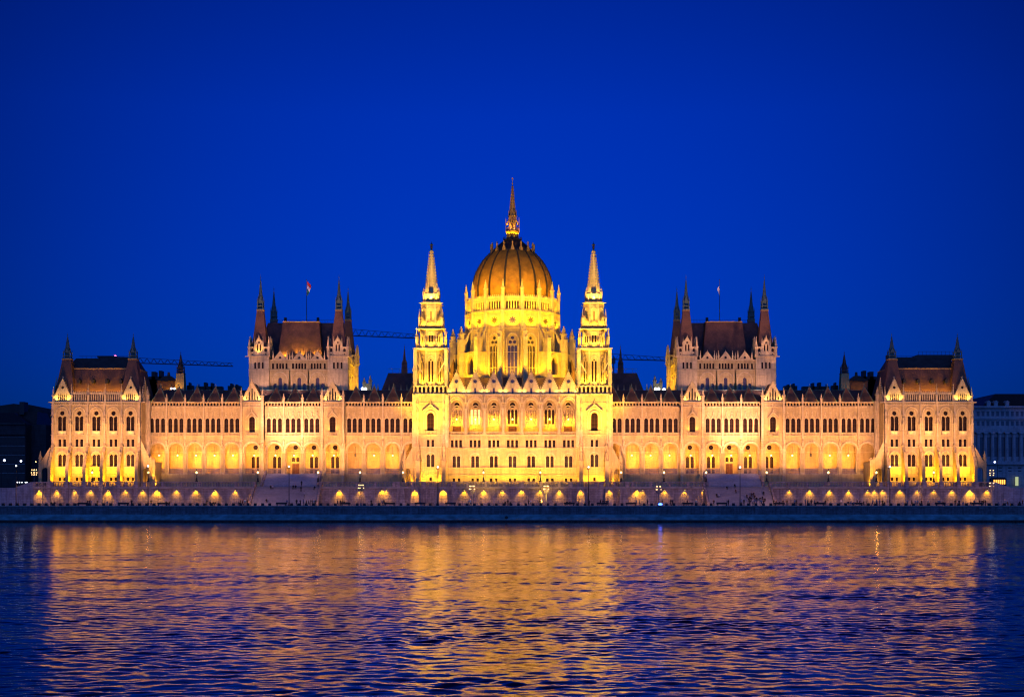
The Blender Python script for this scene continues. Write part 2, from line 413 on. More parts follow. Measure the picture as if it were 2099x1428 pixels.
            c.box(b-hb, b+hb, -.42, 0, zS1-.05, zS1+.14); c.box(b-hb, b+hb, -.42, -.22, zSill-.12, zSill)
            for i in range(13): c.box(b-2.45+i*.4, b-2.45+i*.4+.16, -.38, -.26, zS1+.14, zSill-.12)
            c.box(b-hb, b+hb, -.3, 0, zPt-.14, zPt+.05); c.box(b-hb, b+hb, -.2, 0, zPb-.22, zPb-.08)
            for i in range(14): c.box(b-hb+i*.38, b-hb+i*.38+.18, -.16, 0, zPb-.5, zPb-.22)
            # pyramid roof of this bay
            r = MB(sx); r.hexa(b-2.3, b+2.3, 1.1, 6.8, zPt-.3, b-.05, b+.05, 3.9, 4.0, Z(791.5, 4)); r.mi = 1
            for q in (-1, 1): r.bar((b+q*2.3, 1.1, zPt-.3), (b, 3.9, Z(791.5, 4)+.05), .16)
            r.sq(b, 3.95, Z(792, 4), Z(786, 4), .12, .03); r.box(b-2.2, b+2.2, 1.3, 1.4, zPt-.2, zPt+.25)
            for q in (-1, 1): light((sx*(b+q*2.5), .75, zPt+.4), 40, (1, .5, .1), (sx*(b+q*1.2), 2.2, zPt+2.5), 150, .1)  # added gutter lights without fittings, to brighten the pyramid roof
            part('pyramid_roof', r, [M['roof'], M['copper']], hold, (sx*b, 4, zPt-.3))
        else:
            gy = -1.1
            op = (('l', 0, 0, 1.62, Z(854)-zSill),)
            w.panel([(b-hb, zS1), (b+hb, zS1), (b+hb, zPt), (b-hb, zPt)], [opts(op[0], b, zSill)], gy, .6)
            window(hold, op, b, gy, zSill, sx, .42)
            c.band(b, Z(854)-.81, .85, 1.15, gy-.22, gy, 1, legs=2.8); c.chevron(b, Z(856), 1.6, 1.9, .3, gy-.5, gy); c.pinnacle(b, gy-.3, Z(845)-.3, .35, 1.8)
            c.box(b-1.5, b+1.5, gy-.55, gy, zS1-.05, zS1+.15); c.box(b-1.5, b+1.5, gy-.55, gy-.35, zSill-.12, zSill)
            for i in range(8): c.box(b-1.4+i*.4, b-1.4+i*.4+.16, gy-.5, gy-.38, zS1+.15, zSill-.12)
            c.box(b-hb, b+hb, gy-.3, gy, zPt-.15, zPt+.05); c.box(b-hb, b+hb, gy-.18, gy, zPb-.3, zPb-.12)
            for i in range(12): c.box(b-2.3+i*.4, b-2.3+i*.4+.2, gy-.15, gy, zPb-.1, zPb+.7)
            # gable
            ap = Z(781.5, -1); hg = 2.7; gm = MB(sx)
            go = [('l', 0, .5, .42, 3.4), ('l', -.78, .5, .38, 2.4), ('l', .78, .5, .38, 2.4), ('l', -1.5, .5, .3, 1.2), ('l', 1.5, .5, .3, 1.2)]
            gm.panel([(b-hg, zPt), (b+hg, zPt), (b, ap)], [opts(o, b, zPt) for o in go], gy+.1, .5)
            gm.mi = 1; gm.prism([(b-hg, zPt), (b+hg, zPt), (b, ap-.02)], gy+.62, gy+.7); gm.mi = 0
            for q in (-1, 1):
                gm.prism([(b+q*hg, zPt), (b+q*(hg+.25), zPt), (b, ap+.3), (b, ap)], gy-.05, gy+.7)
                gm.crockets(b+q*(hg+.15), zPt+.4, b+q*.15, ap, gy+.3, 11, .17)
            for o in go: gm.band(b+o[1], zPt+o[2]+o[4]-o[3]/2, o[3]/2+.02, o[3]/2+.13, gy+.02, gy+.1, 1, legs=o[4]*.6)
            gm.sq(b, gy+.3, ap, ap+.95, .14, .05); gm.box(b-.3, b+.3, gy+.2, gy+.4, ap+.5, ap+.68)
            part('gable', gm, [M['carved'], M['iron']], hold, (sx*b, gy, zPt))
            r = MB(sx); r.prism([(b-2.9, zPt), (b+2.9, zPt), (b, ap-.3)], gy+.72, 7.5); part('gable_roof', r, M['roof'], hold, (sx*b, gy, zPt))
            w.box(b-hb, b-hb+.3, gy, 0, TZ, zPt); w.box(b+hb-.3, b+hb, gy, 0, TZ, zPt)
            for q in (-1, 1):      # heavy piers
                x = b+q*3.0
                c.box(x-.42, x+.42, gy-.55, gy, TZ, zS1-1.2); c.box(x-.34, x+.34, gy-.42, gy, zS1-1.2, zPt-.15)
                c.box(x-.5, x+.5, gy-.65, gy, zS1-1.35, zS1-1.15); c.statue(x, gy-.55, zSp+.4, 2.0); c.box(x-.5, x+.5, gy-.85, gy, zSp+.1, zSp+.4)
                for zz in (zSill+1.3, zWt, zWt+1.5): c.box(x-.42, x+.42, gy-.52, gy, zz, zz+.12)
                c.pinnacle(x, gy-.2, zPt-.1, .72, 4.1)
    # piers between bays
    xs = sorted({round(b+q*HB, 2) for b in bays for q in (-1, 1)})
    done = []
    for x in xs:
        if any(abs(x-d) < 1 for d in done) or any(abs(x-g) < 4 for g in gbays) or x > 102.5: continue
        done.append(x)
        c.box(x-.2, x+.2, -.36, 0, zS1-.05, zPt); c.pinnacle(x, -.05, zPt-.05, .6, 2.5); c.sq(x, -.3, zWt-.2, zWt+1.6, .3, .05)
        c.box(x-.3, x+.3, -.45, 0, zS1-.9, zS1-.05); c.statue(x, -.32, zCr-.9, 1.7); c.box(x-.28, x+.28, -.5, 0, zCr-1.15, zCr-.9)
        c.box(x-.34, x+.34, -.42, 0, zSill+1.7, zSill+1.85)
    # long roof behind and rear wall
    r = MB(sx); r.prismx([(6, zPt-.3), (10.5, Z(800, 10)), (12.5, Z(800, 10)), (18, zPt-.3)], 27, 103); r.mi = 1; r.box(27, 103, 10.4, 12.6, Z(800, 10), Z(799, 10))
    for xx in range(30, 102, 9): r.sq(xx, 11.5, Z(800, 10), Z(795, 10), .12, .03)
    part('long_roof', r, [M['roof2'], M['copper']], hold, (sx*62, 6, zPt))
    w.box(xin, xout, .55, 18, zPt-.6, zPt-.35); w.box(xin, xout, 17.5, 18, TZ, zPt-.4)
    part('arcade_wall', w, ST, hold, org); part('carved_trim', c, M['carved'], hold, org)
    # hanging lanterns and lights in the arches
    if sx < 0: lp = {326: 1, 364: 1, 401.8: 1, 439.7: 1, 477.5: 1, 521: 1, 564.5: 1, 602.7: 1, 641: 1, 684.6: 1, 728.6: 0, 766.8: 1, 805: 1}
    else: lp = {1295.3: 1, 1333.8: 1, 1372.5: 1, 1416: 1, 1460: 1, 1498.5: 1, 1537: 1, 1580.5: 1, 1624: 1, 1662: 0, 1701: 1, 1739: 1}
    lst = sorted(lp.items(), reverse=(sx > 0)); k = 0
    for px, on in lst:
        x = X(px, 2.0)
        if on:
            k += 1; lab = f'lit hanging lantern in the {side} arcade, {ORD[k-1]} lit one counted from the {side} end'
        else: lab = f'unlit dark hanging lantern in an arch of the {side} arcade'
        lantern(x, 2.0, Z(933, 2), on, lab, 'lanterns hanging in the arcades')
        if on: light((x, 2.0, Z(933, 2)-.4), random.uniform(200, 340), (1, .36, .001), (x, 4.5, Z(933, 2)-1.2), 172, .25, .3)
    for b, g in allb: 
        lit = random.uniform(.8, 1.2)
        if sx < 0 and abs(b-44.6) < 1: lit *= .6
        light((sx*b, 1.9, zF+.3), 230*lit, (1, .37, .001), (sx*b, 3.4, zF+9), 130)
    # accent lamps: at the single windows and gables of the two gabled bays
    for b in gbays:
        for q in (-1, 1):
            light((sx*(b+q*1.15), -2.0, zSill+.3), 55, GOLD, (sx*(b+q*.9), -1.1, zSill+2.5), 110, .1)
            light((sx*(b+q*2.15), -1.75, zPt+.35), 90, (1, .60, .12), (sx*(b+q*1.5), -1.0, zPt+2.2), 120, .1)
for s_ in (-1, 1): wing(s_)

# ---------------------------------------------------------------- spirelets for square roof turrets
def spirelet(mb, cx, cy, z0, half, zt, dark=True):
    """open lantern with gablets and a crocketed needle on a square roof turret"""
    h = zt-z0
    mb.box(cx-half*1.12, cx+half*1.12, cy-half*1.12, cy+half*1.12, z0, z0+h*.03)
    for dx in (-1, 1):
        for dy in (-1, 1):
            mb.box(cx+dx*half*.8-.13, cx+dx*half*.8+.13, cy+dy*half*.8-.13, cy+dy*half*.8+.13, z0+h*.03, z0+h*.26); mb.sq(cx+dx*half*.86, cy+dy*half*.86, z0+h*.24, z0+h*.36, .12, .02)
    mb.box(cx-half, cx+half, cy-half, cy+half, z0+h*.10, z0+h*.125)
    mb.sq(cx, cy, z0+h*.03, z0+h*.28, half*.5, half*.5)
    for a in range(4):
        mb.T = Matrix.Translation((cx, cy, 0)) @ Matrix.Rotation(a*pi/2, 4, 'Z')
        mb.prism([(-half*.6, z0+h*.24), (half*.6, z0+h*.24), (0, z0+h*.40)], -half*.75, -half*.5)
    mb.T = None
    mb.cone(cx, cy, z0+h*.26, z0+h*.86, half*.72, .09, 8); mb.cone(cx, cy, z0+h*.86, zt, .06, .03, 6); mb.cone(cx, cy, z0+h*.9, z0+h*.92, .16, .16, 6)
    for i in range(9):
        t = i/9; zz = z0+h*(.3+.55*t); r = half*.72*(1-t*.93)+.05
        for a in range(4): mb.box(cx+r*cos(pi/4+a*pi/2)-.07, cx+r*cos(pi/4+a*pi/2)+.07, cy+r*sin(pi/4+a*pi/2)-.07, cy+r*sin(pi/4+a*pi/2)+.07, zz, zz+.16)

# ---------------------------------------------------------------- end pavilions
def pavilion(sx):
    side = 'left' if sx < 0 else 'right'
    Y = -5.0
    x0, x1 = ax(290, Y), ax(105, Y)
    org = (sx*116, Y, TZ)
    hold = place('end_pavilion', None, parl, (sx*116, Y, TZ)); hold['label'] = f'{side} end pavilion with five window bays and a steep brown roof'
    w = MB(sx); c = MB(sx)
    z = lambda p: Z(p, Y)
    cen = [ax(p, Y) for p in (127.5, 162.5, 197.5, 232.5, 267.5)]
    zc = z(823); holes = []
    up = (('l', -.67, 0, 1.15, z(853)-z(883)), ('l', .67, 0, 1.15, z(853)-z(883)), ('c', 0, z(851.2)-z(883), 1.25, 1.25))
    mid = ('r', 0, 0, .76, z(900)-z(915)); gr = (('l', -.6, 0, .96, z(931)-z(955.5)), ('l', .6, 0, .96, z(931)-z(955.5)))
    sm = ('r', 0, 0, .66, .95)
    for b in cen:
        holes += [opts(o, b, z(883)) for o in up]; window(hold, up, b, Y, z(883), sx, .42)
        for q in (-.66, .66): holes.append(opts(mid, b+q, z(915))); window(hold, (mid,), b+q, Y, z(915), sx, .35)
        holes += [opts(o, b, z(955.5)) for o in gr]; window(hold, gr, b, Y, z(955.5), sx, .42)
        for q in (-.66, .66): holes.append(opts(sm, b+q, z(985.2))); window(hold, (sm,), b+q, Y, z(985.2), sx, .3)
        c.band(b, z(848), 1.62, 1.86, Y-.2, Y, 1.1, legs=4.6); c.band(b, z(851)+.2, 1.1, 1.22, Y-.08, Y, 1.25, legs=4.2)
        c.box(b-1.25, b+1.25, Y-.3, Y, z(884.6), z(883)); c.box(b-1.15, b+1.15, Y-.22, Y-.1, z(890), z(884.6)); c.box(b-1.3, b+1.3, Y-.3, Y, z(891.5), z(890))
        c.band(b, z(935), 1.3, 1.52, Y-.25, Y, 1.0, legs=.3)
        for q in (-1.15, 0, 1.15): c.cone(b+q, Y-.06, z(955), z(935), .08, .08, 6); c.cone(b+q, Y-.08, z(883), z(857), .08, .08, 6)
        c.box(b-1.4, b+1.4, Y-.2, Y, z(957.2), z(955.6)); c.box(b-1.2, b+1.2, Y-.14, Y, z(898.6), z(897.6))
    w.panel([(x0, TZ), (x1, TZ), (x1, zc), (x0, zc)], holes, Y, .5)
    # sides and back (the sides carry the same bays in simplified form)
    for xs, q in ((x0, -1), (x1, 1)):
        T = Matrix.Translation((xs, 0, 0)) @ Matrix.Rotation(q*pi/2, 4, 'Z')
        w.T = T; c.T = T
        us = [(-Y-4.8*(i+.6)) for i in range(8)] if q < 0 else [-( -Y-4.8*(i+.6)) for i in range(8)]
        uu = (-14, -Y) if q < 0 else (Y, 14)
        hs = []
        for u in us:
            if q < 0 or abs(u) > 13: continue
            hs += [opts(o, u, z(883)) for o in up]
            window(hold, up, u, 0, z(883), sx, .42, q*pi/2, T)
            hs += [opts(('r', dq, 0, .76, 2.0), u, z(915)) for dq in (-.66, .66)]; window(hold, (('r', -.66, 0, .76, 2.0), ('r', .66, 0, .76, 2.0)), u, 0, z(915), sx, .35, q*pi/2, T)
        w.panel([(uu[0], TZ), (uu[1], TZ), (uu[1], zc), (uu[0], zc)], hs, 0, .5)
        c.box(uu[0], uu[1], -.28, 0, zc-.35, zc); c.box(uu[0], uu[1], -.2, 0, z(891.6), z(890.5))
        w.T = None; c.T = None
    w.box(x0, x1, 13.6, 14, TZ, zc); w.box(x0+.5, x1-.5, Y+.6, 13.5, zc-.3, zc-.05)
    c.box(x0-.1, x1+.1, Y-.35, Y, zc-.3, zc+.02); c.box(x0, x1, Y-.18, Y, zc-1.0, zc-.8); c.box(x0, x1, Y-.2, Y, z(916.3), z(915.1)); c.box(x0, x1, Y-.12, Y, z(957), z(956)); c.box(x0, x1, Y-.1, Y, z(973), z(972.3))
    for i in range(int((x1-x0)/.5)): c.box(x0+i*.5, x0+i*.5+.24, Y-.22, Y, zc-.75, zc-.45)
    # buttresses that lean out towards the river
    bx = [x1-.55]+[(cen[i]+cen[i+1])/2 for i in range(4)]+[x0+.55]
    for x in bx:
        bt = MB(sx); hw = .42
        bt.prismx([(Y, TZ), (Y-3.6, TZ), (Y-3.6, z(958)), (Y-3.0, z(945)), (Y-1.4, z(925)), (Y-.5, z(914)), (Y, z(914))], x-hw, x+hw)
        bt.box(x-.5, x+.5, Y-3.75, Y-2.4, TZ, TZ+.7); bt.box(x-.5, x+.5, Y-3.72, Y-3.0, z(958), z(957)-.0)
        bt.statue(x, Y-2.2, z(938), 1.9); bt.box(x-.5, x+.5, Y-.65, Y, z(915), z(913)); bt.sq(x, Y-.3, z(913), z(906), .42, .05)
        part('buttress', bt, M['stone'], hold, (sx*x, Y, TZ))
        c.box(x-.3, x+.3, Y-.4, Y, z(914), z(891)); c.box(x-.24, x+.24, Y-.32, Y, z(891), zc-.35)
        c.statue(x, Y-.45, z(868), 2.2); c.sq(x, Y-.35, z(851), z(840), .4, .08); c.box(x-.45, x+.45, Y-.75, Y, z(870), z(868))
    # parapet arcade between the gables with pinnacles
    g1, g2 = ax(128.5, Y), ax(268, Y)
    px_ = [g1-2.4]+[ax(p, Y) for p in (181, 215.7, 250.5)]
    px_ = sorted([ax(147, Y), ax(181, Y), ax(215.7, Y), ax(249.5, Y)])
    pm = MB(sx)
    for i in range(3):
        a, b2 = px_[i]+.2, px_[i+1]-.2; n = 7; st = (b2-a)/n
        ops = [('l', a+st*(k+.5), .15, st*.52, 1.95) for k in range(n)]
        pm.panel([(a-.2, zc), (b2+.2, zc), (b2+.2, z(805.5)), (a-.2, z(805.5))], [opts(o, 0, zc) for o in ops], Y, .3)
        pm.box(a-.2, b2+.2, Y-.1, Y+.4, z(805.5), z(804.5))
        for k in range(n): pm.sq(a+st*(k+.5), Y+.1, z(804.6), z(800.5), .22, .03)
    for x in px_: pm.pinnacle(x, Y-.02, zc-.8, .55, z(786)-zc+.8)
    part('parapet', pm, M['carved'], hold, (sx*116, Y, zc))
    for gx in (g1, g2):
        gm = MB(sx); hg = 2.3; ap = z(777)
        ops = [('l', -1.1+i*.55, .25, .27, 1.9) for i in range(5)]
        gm.panel([(gx-hg, zc), (gx+hg, zc), (gx+hg, zc+1.0), (gx, ap), (gx-hg, zc+1.0)], [opts(o, gx, zc) for o in ops]+[opts(('d', 0, 3.5, 1.0, 1.0), gx, zc)], Y-.05, .45)
        gm.mi = 1; gm.prism([(gx-hg, zc), (gx+hg, zc), (gx+hg, zc+1.0), (gx, ap-.05), (gx-hg, zc+1.0)], Y+.42, Y+.5); gm.mi = 0
        for q in (-1, 1):
            gm.prism([(gx+q*hg, zc+1.0), (gx+q*(hg+.2), zc+1.0), (gx, ap+.28), (gx, ap)], Y-.15, Y+.5); gm.crockets(gx+q*(hg+.1), zc+1.2, gx+q*.15, ap, Y+.15, 10, .16)
            gm.pinnacle(gx+q*(hg+.32), Y-.05, zc-.4, .5, 4.6)
        gm.sq(gx, Y+.2, ap, z(770.5), .15, .05); gm.box(gx-.26, gx+.26, Y+.1, Y+.3, ap+.5, ap+.65)
        part('gable', gm, [M['carved'], M['iron']], hold, (sx*gx, Y, zc))
        # roof turret behind each gable
        r = MB(sx); rx = gx-.25*(1 if gx == g1 else -1); ry = Y+3.6; zt = Z(738, ry)
        r.sq(rx, ry, zc-.1, z(790), 3.0, 2.35); r.sq(rx, ry, z(790), zt, 2.35, 1.15)
        part('turret_roof', r, M['roof'], hold, (sx*rx, ry, zc))
        sp = MB(sx); sp.box(rx-1.28, rx+1.28, ry-1.28, ry+1.28, zt, zt+.3); part('spire_foot', sp, M['gilt'], hold, (sx*rx, ry, zt))
        sp = MB(sx); spirelet(sp, rx, ry, zt+.3, 1.1, Z(682, ry)); part('spire', sp, M['copper'], hold, (sx*rx, ry, zt+.3))
        for q in (-1, 1): light((sx*(gx+q*1.75), Y-.7, zc+.35), 110, (1, .58, .10), (sx*(gx+q*1.0), Y, zc+2.6), 130, .1)
        light((sx*gx, Y+1.0, zc+.3), 160, GOLD, (sx*gx, Y+3, zc+6), 140, .15)
    # side gable and pinnacles on the inner and outer flank
    for xs, q in ((x0, -1), (x1, 1)):
        gm = MB(sx); gm.T = Matrix.Translation((xs, Y+4.2, 0)) @ Matrix.Rotation(q*pi/2, 4, 'Z')
        gm.panel([(-2.3, zc), (2.3, zc), (2.3, zc+1), (0, z(777)), (-2.3, zc+1)], [opts(('l', -1.1+i*.55, .25, .27, 1.9), 0, zc) for i in range(5)], -.05, .45)
        for e in (-1, 1): gm.crockets(e*2.4, zc+1.2, e*.15, z(777), .15, 10, .16); gm.pinnacle(e*2.7, .1, zc-.4, .5, 4.8)
        gm.sq(0, .2, z(777), z(770), .15, .05)
        part('gable', gm, M['carved'], hold, (sx*xs, Y+4.2, zc))
        light((sx*(xs+q*1.0), Y+4.2, zc+.3), 90, (1, .58, .10), (sx*xs, Y+4.2, zc+4), 130, .1)
    # corner turret against the wing
    c.cone(x0-.6, -.6, TZ, zc+.5, .85, .85, 8); c.pinnacle(x0-.6, -.6, zc+.4, .9, 4.2); w.mi = 0
    # gargoyles
    c.box(x1, x1+.9, Y-.1, Y+.12, zc-.25, zc-.02); c.box(x0-1.0, x0, Y-.1, Y+.12, zc-.25, zc-.02)
    # mansard roof
    r = MB(sx); zr = Z(757, 0)
    r.hexa(x0+.6, x1-.6, Y+.9, 13.4, zc, x0+2.4, x1-2.4, Y+4.4, 10.5, zr)
    part('mansard_roof', r, M['roof'], hold, (sx*116, 16, zc))
    r = MB(sx); r.box(x0+2.3, x1-2.3, Y+4.3, 10.6, zr, zr+.32); part('roof_curb', r, M['gilt'], hold, (sx*116, 16, zr))
    r = MB(sx); r.hexa(x0+2.6, x1-2.6, Y+4.8, 10.2, zr+.32, x0+4.2, x1-4.5, 3, 8, Z(735, 4)); r.box(x0+6, x1-11, 4, 7.5, Z(735, 4), Z(732, 4))
    for i in range(12): r.bar((x0+5+i*1.3, 4, Z(735, 4)), (x0+5+i*1.3, 4, Z(730, 4)), .06)
    r.bar((x0+5, 4, Z(730, 4)), (x1-5, 4, Z(730, 4)), .09); r.box(x0+4, x0+6.4, 6, 8, Z(738, 6), Z(727, 6)) if sx > 0 else r.box(x0+10, x0+15, 4, 7, Z(733, 4), Z(729, 4))
    if sx > 0:
        r.hexa(x0+9.5, x1-2.5, 3, 9, Z(736, 4), x0+12, x1-3, 4, 8, Z(727, 4)); r.bar((x0+12.5, 4.5, Z(720, 4)), (x1-3, 4.5, Z(720, 4)), .08)
        for i in range(9): r.bar((x0+12.5+i*1.1, 4.5, Z(727, 4)), (x0+12.5+i*1.1, 4.5, Z(720, 4)), .06)
    part('upper_roof', r, M['roof2'], hold, (sx*116, 16, zr))
    for i in range(4):
        d = MB(sx); xx = x0+6.3+i*3.9; d.box(xx-.35, xx+.35, Y+1.4, Y+3.5, z(784), z(778.5)); d.prism([(xx-.45, z(778.5)), (xx+.45, z(778.5)), (xx, z(774))], Y+1.3, Y+3.8)
        part('dormer', d, M['iron'], hold, (sx*xx, Y+1.4, z(784)))
    for i in range(3):
        xx = (px_[i]+px_[i+1])/2; [light((sx*(xx+e_), Y+.55, zc+2.1), 170, (1, .46, .01), (sx*(xx+e_), Y+2.6, zc+7), 120, .2) for e_ in (-1.5, 0, 1.5)]
    # yellow floods between the buttresses
    mids = cen
    for k, b in enumerate(mids):
        pw = (1, .8, 1.15, 1, .95)[k]*(1 if sx < 0 else (1, .45, 1.1, 1, 1.1)[4-k])
        for q in (-1, 1): light((sx*(b+q*1.2), Y-3.4, TZ+.35), 1250*pw, (1, .48, .002), (sx*(b+q*1.0), Y-.1, TZ+10), 84, .2, .9); light((sx*(b+q*1.2), Y-2.6, TZ+.3), 160*pw, (1, .46, .002), (sx*(b+q*.9), Y-.1, TZ+4), 120, .2)
        light((sx*b, Y-.9, z(891)), 25, (1, .55, .1), (sx*b, Y, z(870)), 120, .1)
    # outer flying porch with an arched opening, and a smaller one towards the wing
    f = MB(sx)
    f.T = None
    a0, a1, a2 = x1, ax(87, Y-1), ax(79, Y-1)
    f.panel([(a0, TZ), (a2, TZ), (a2, z(948)), (a1+.3, z(946)), (a0, z(917))], [arch_outline(a0+1.3, .95, TZ+.01, z(966), z(958), 8)], Y-1.2, .6)
    f.box(a2-.05, a2, Y-1.2, Y+1.5, TZ, z(948)); f.prism([(a0, z(917)), (a1+.3, z(946)), (a2, z(948)), (a2, z(949)-.1), (a1+.3, z(947)-.1), (a0, z(918)-.2)], Y-1.3, Y+1.5)
    f.pinnacle(a2-.4, Y-.6, z(948)-.2, .8, 3.4); f.box(a2, a2+.15, Y-1.25, Y-.3, TZ, TZ+.8)
    part('flank_porch', f, M['stone'], hold, (sx*x1, Y, TZ))
    f = MB(sx); b1, b2 = ax(312, Y+1), ax(321, Y-2)
    f.panel([(x0, TZ), (x0, Z(905, Y)), (x0-.3, Z(905, Y)), (b1, z(943)), (b2+.4, z(946)), (b2+.4, TZ)], [arch_outline(x0-1.4, .8, TZ+.01, z(966), z(960), 8)], Y-.8, .6)
    f.box(b2+.4, b2+1.2, Y-2.2, 0, TZ, z(947)); f.pinnacle(b2+.8, Y-1.9, z(947), .7, 1.3); f.pinnacle(b2+.8, Y-.9, z(947), .6, 1.1); f.pinnacle(b1, Y-.5, z(944), .6, 1.5)
    part('flank_porch', f, M['stone'], hold, (sx*x0, Y, TZ))
    light((sx*(b2+.0), Y-2.0, TZ+.4), 260, (1, .5, .01), (sx*(b2+.8), Y-1, TZ+5), 150, .15); light((sx*(x0-1.4), Y+1.2, TZ+1), 60, (1, .45, .05))
    dp = MB(sx); dp.cone(x0+.12, Y-.75, TZ, zc-.4, .1, .1, 6); part('drainpipe', dp, M['iron'], hold, (sx*x0, Y, TZ))
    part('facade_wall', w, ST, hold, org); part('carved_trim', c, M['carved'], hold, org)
for s_ in (-1, 1): pavilion(s_)

# ---------------------------------------------------------------- blocks with four roof spires behind the wings
def block(sx):
    side = 'left' if sx < 0 else 'right'
    Y = 14.0; z = lambda p: Z(p, Y)
    x0, x1 = ax(713, Y), ax(510, Y); TW = 5.9
    org = (sx*62.7, Y, 30)
    hold = place('chamber_block', None, parl, (sx*62.7, Y, 30)); hold['label'] = f'{side} chamber block rising behind its wing, with four needle-tipped corner towers'
    w = MB(sx); c = MB(sx)
    zc = z(729)
    def tower(cx, cy):
        ta = MB(sx); h = TW/2
        for a in range(4):
            ta.T = Matrix.Translation((cx, cy, 0)) @ Matrix.Rotation(a*pi/2, 4, 'Z')
            ops = [('l', dx, 0, .5, z(742)-z(755)) for dx in (-1.1, 0, 1.1)]
            ta.panel([(-h, 30), (h, 30), (h, zc), (-h, zc)], [opts(o, 0, z(755)) for o in ops], -h, .4)
            if a in (0, 1, 3): window(hold, tuple(ops), 0, -h, z(755), sx, .3, a*pi/2, ta.T)
            ta.box(-h, h, -h-.1, -h, z(757.5), z(756.5)); ta.box(-h-.15, h+.15, -h-.25, -h, zc-.25, zc); ta.box(-h, h, -h-.08, -h, z(770), z(769))
            # top stage: central gabled dormer, side arches, corner pinnacles
            g = MB(); zt = z(704)
            ops = [('l', -.42, 1.4, .46, 1.9), ('l', .42, 1.4, .46, 1.9)]
            ta.panel([(-1.15, zc), (1.15, zc), (1.15, zt), (0, z(691)), (-1.15, zt)], [opts(o, 0, zc) for o in ops]+[opts(('q', 0, 3.55, .75, .75), 0, zc)], -h, .35)
            ta.chevron(0, zt, 1.35, z(689)-zt, .22, -h-.12, -h+.3); ta.sq(0, -h, z(690), z(686), .12, .03); ta.box(-1.15, 1.15, -h-.12, -h, zc+3.3, zc+3.45)
            for q in (-1, 1):
                ta.panel([(q*1.15, zc), (q*h, zc), (q*h, z(710.5)), (q*1.15, z(710.5))] if q > 0 else [(-h, zc), (-1.15, zc), (-1.15, z(710.5)), (-h, z(710.5))], [opts(('l', q*1.95, 1.15, .75, 1.05), 0, zc), opts(('c', q*1.95, .3, .4, .4), 0, zc)], -h, .3)
                ta.box(q*1.15, q*h, -h-.1, -h+.1, z(711.5), z(710.5)); ta.pinnacle(q*1.2, -h, zc+2.0, .34, 3.6)
                ta.crockets(q*1.2, zt+.1, q*.1, z(691), -h, 5, .12)
            ta.box(-h, h, -h-.06, -h+.02, zc+.75, zc+.9)
        ta.T = None
        for dx in (-1, 1):
            for dy in (-1, 1): ta.pinnacle(cx+dx*(h-.1), cy+dy*(h-.1), zc, .72, z(689)-zc)
        ta.box(cx-h+.3, cx+h-.3, cy-h+.3, cy+h-.3, zc-.3, zc+.1)
        part('corner_tower', ta, M['carved'], hold, (sx*cx, cy, 30))
        r = MB(sx); zt = Z(638, 17); r.sq(cx, cy, zc, z(705), 2.35, 2.05); r.sq(cx, cy, z(705), zt, 2.05, .98)
        part('turret_roof', r, M['roof'], hold, (sx*cx, cy, zc))
        sp = MB(sx); sp.box(cx-1.05, cx+1.05, cy-1.05, cy+1.05, zt, zt+.28); part('spire_foot', sp, M['gilt'], hold, (sx*cx, cy, zt))
        sp = MB(sx); spirelet(sp, cx, cy, zt+.28, .98, Z(562, 17)); part('spire', sp, M['copper'], hold, (sx*cx, cy, zt+.28))
        c.box(cx+TW/2, cx+TW/2+1.1, cy-TW/2-.1, cy-TW/2+.15, zc-.3, zc-.05) if cx > 62 else c.box(cx-TW/2-1.1, cx-TW/2, cy-TW/2-.1, cy-TW/2+.15, zc-.3, zc-.05)
    for cx in (x0+TW/2, x1-TW/2):
        for cy in (Y+TW/2, 43-TW/2): tower(cx, cy)
    # main walls between the towers
    yb = Y+1.0; m0, m1 = x0+TW, x1-TW
    bc = [ax(p, Y) for p in (573, 612.5, 650)]
    zw = z(737); bw = (('l', 0, 0, 1.05, z(773)-z(813)), ('l', -1.45, -.1, .95, z(784)-z(813)), ('l', 1.45, -.1, .95, z(784)-z(813)))
    holes = []
    for b in bc: 
        holes += [opts(o, b, z(813)) for o in bw]; window(hold, bw, b, yb, z(813), sx, .5, glass='glassb')
        c.band(b, z(784)+.3, 2.15, 2.4, yb-.22, yb, 1.25, legs=4.2); c.band(b-1.0, z(781)+.4, .32, .42, yb-.1, yb, 1); c.band(b+1.0, z(781)+.4, .32, .42, yb-.1, yb, 1)
        ops = tuple(('l', dx, 0, .55, z(743.5)-z(755)) for dx in (-.85, 0, .85)); holes += [opts(o, b, z(755)) for o in ops]; window(hold, ops, b, yb, z(755), sx, .3)
    for xx in ((bc[0]+bc[1])/2-.95, (bc[0]+bc[1])/2+.95, (bc[1]+bc[2])/2-.95, (bc[1]+bc[2])/2+.95, bc[0]+2.1, bc[2]-2.1, bc[0]+2.9, bc[2]-2.9):
        op = ('l', 0, 0, .55, z(743.5)-z(755))
        if m0+.4 < xx < m1-.4: holes.append(opts(op, xx, z(755))); window(hold, (op,), xx, yb, z(755), sx, .3)
    w.panel([(m0, 30), (m1, 30), (m1, zw), (m0, zw)], holes, yb, .6)
    c.box(m0, m1, yb-.2, yb, z(757.5), z(756.3)); c.box(m0, m1, yb-.25, yb+.3, zw-.15, zw+.1); c.box(m0, m1, yb-.12, yb, z(768.5), z(767.8))
    for q in (-1, 1):
        for b in ((bc[0]+bc[1])/2, (bc[1]+bc[2])/2): c.box(b-.12, b+.12, yb-.15, yb, 30, z(757.5))
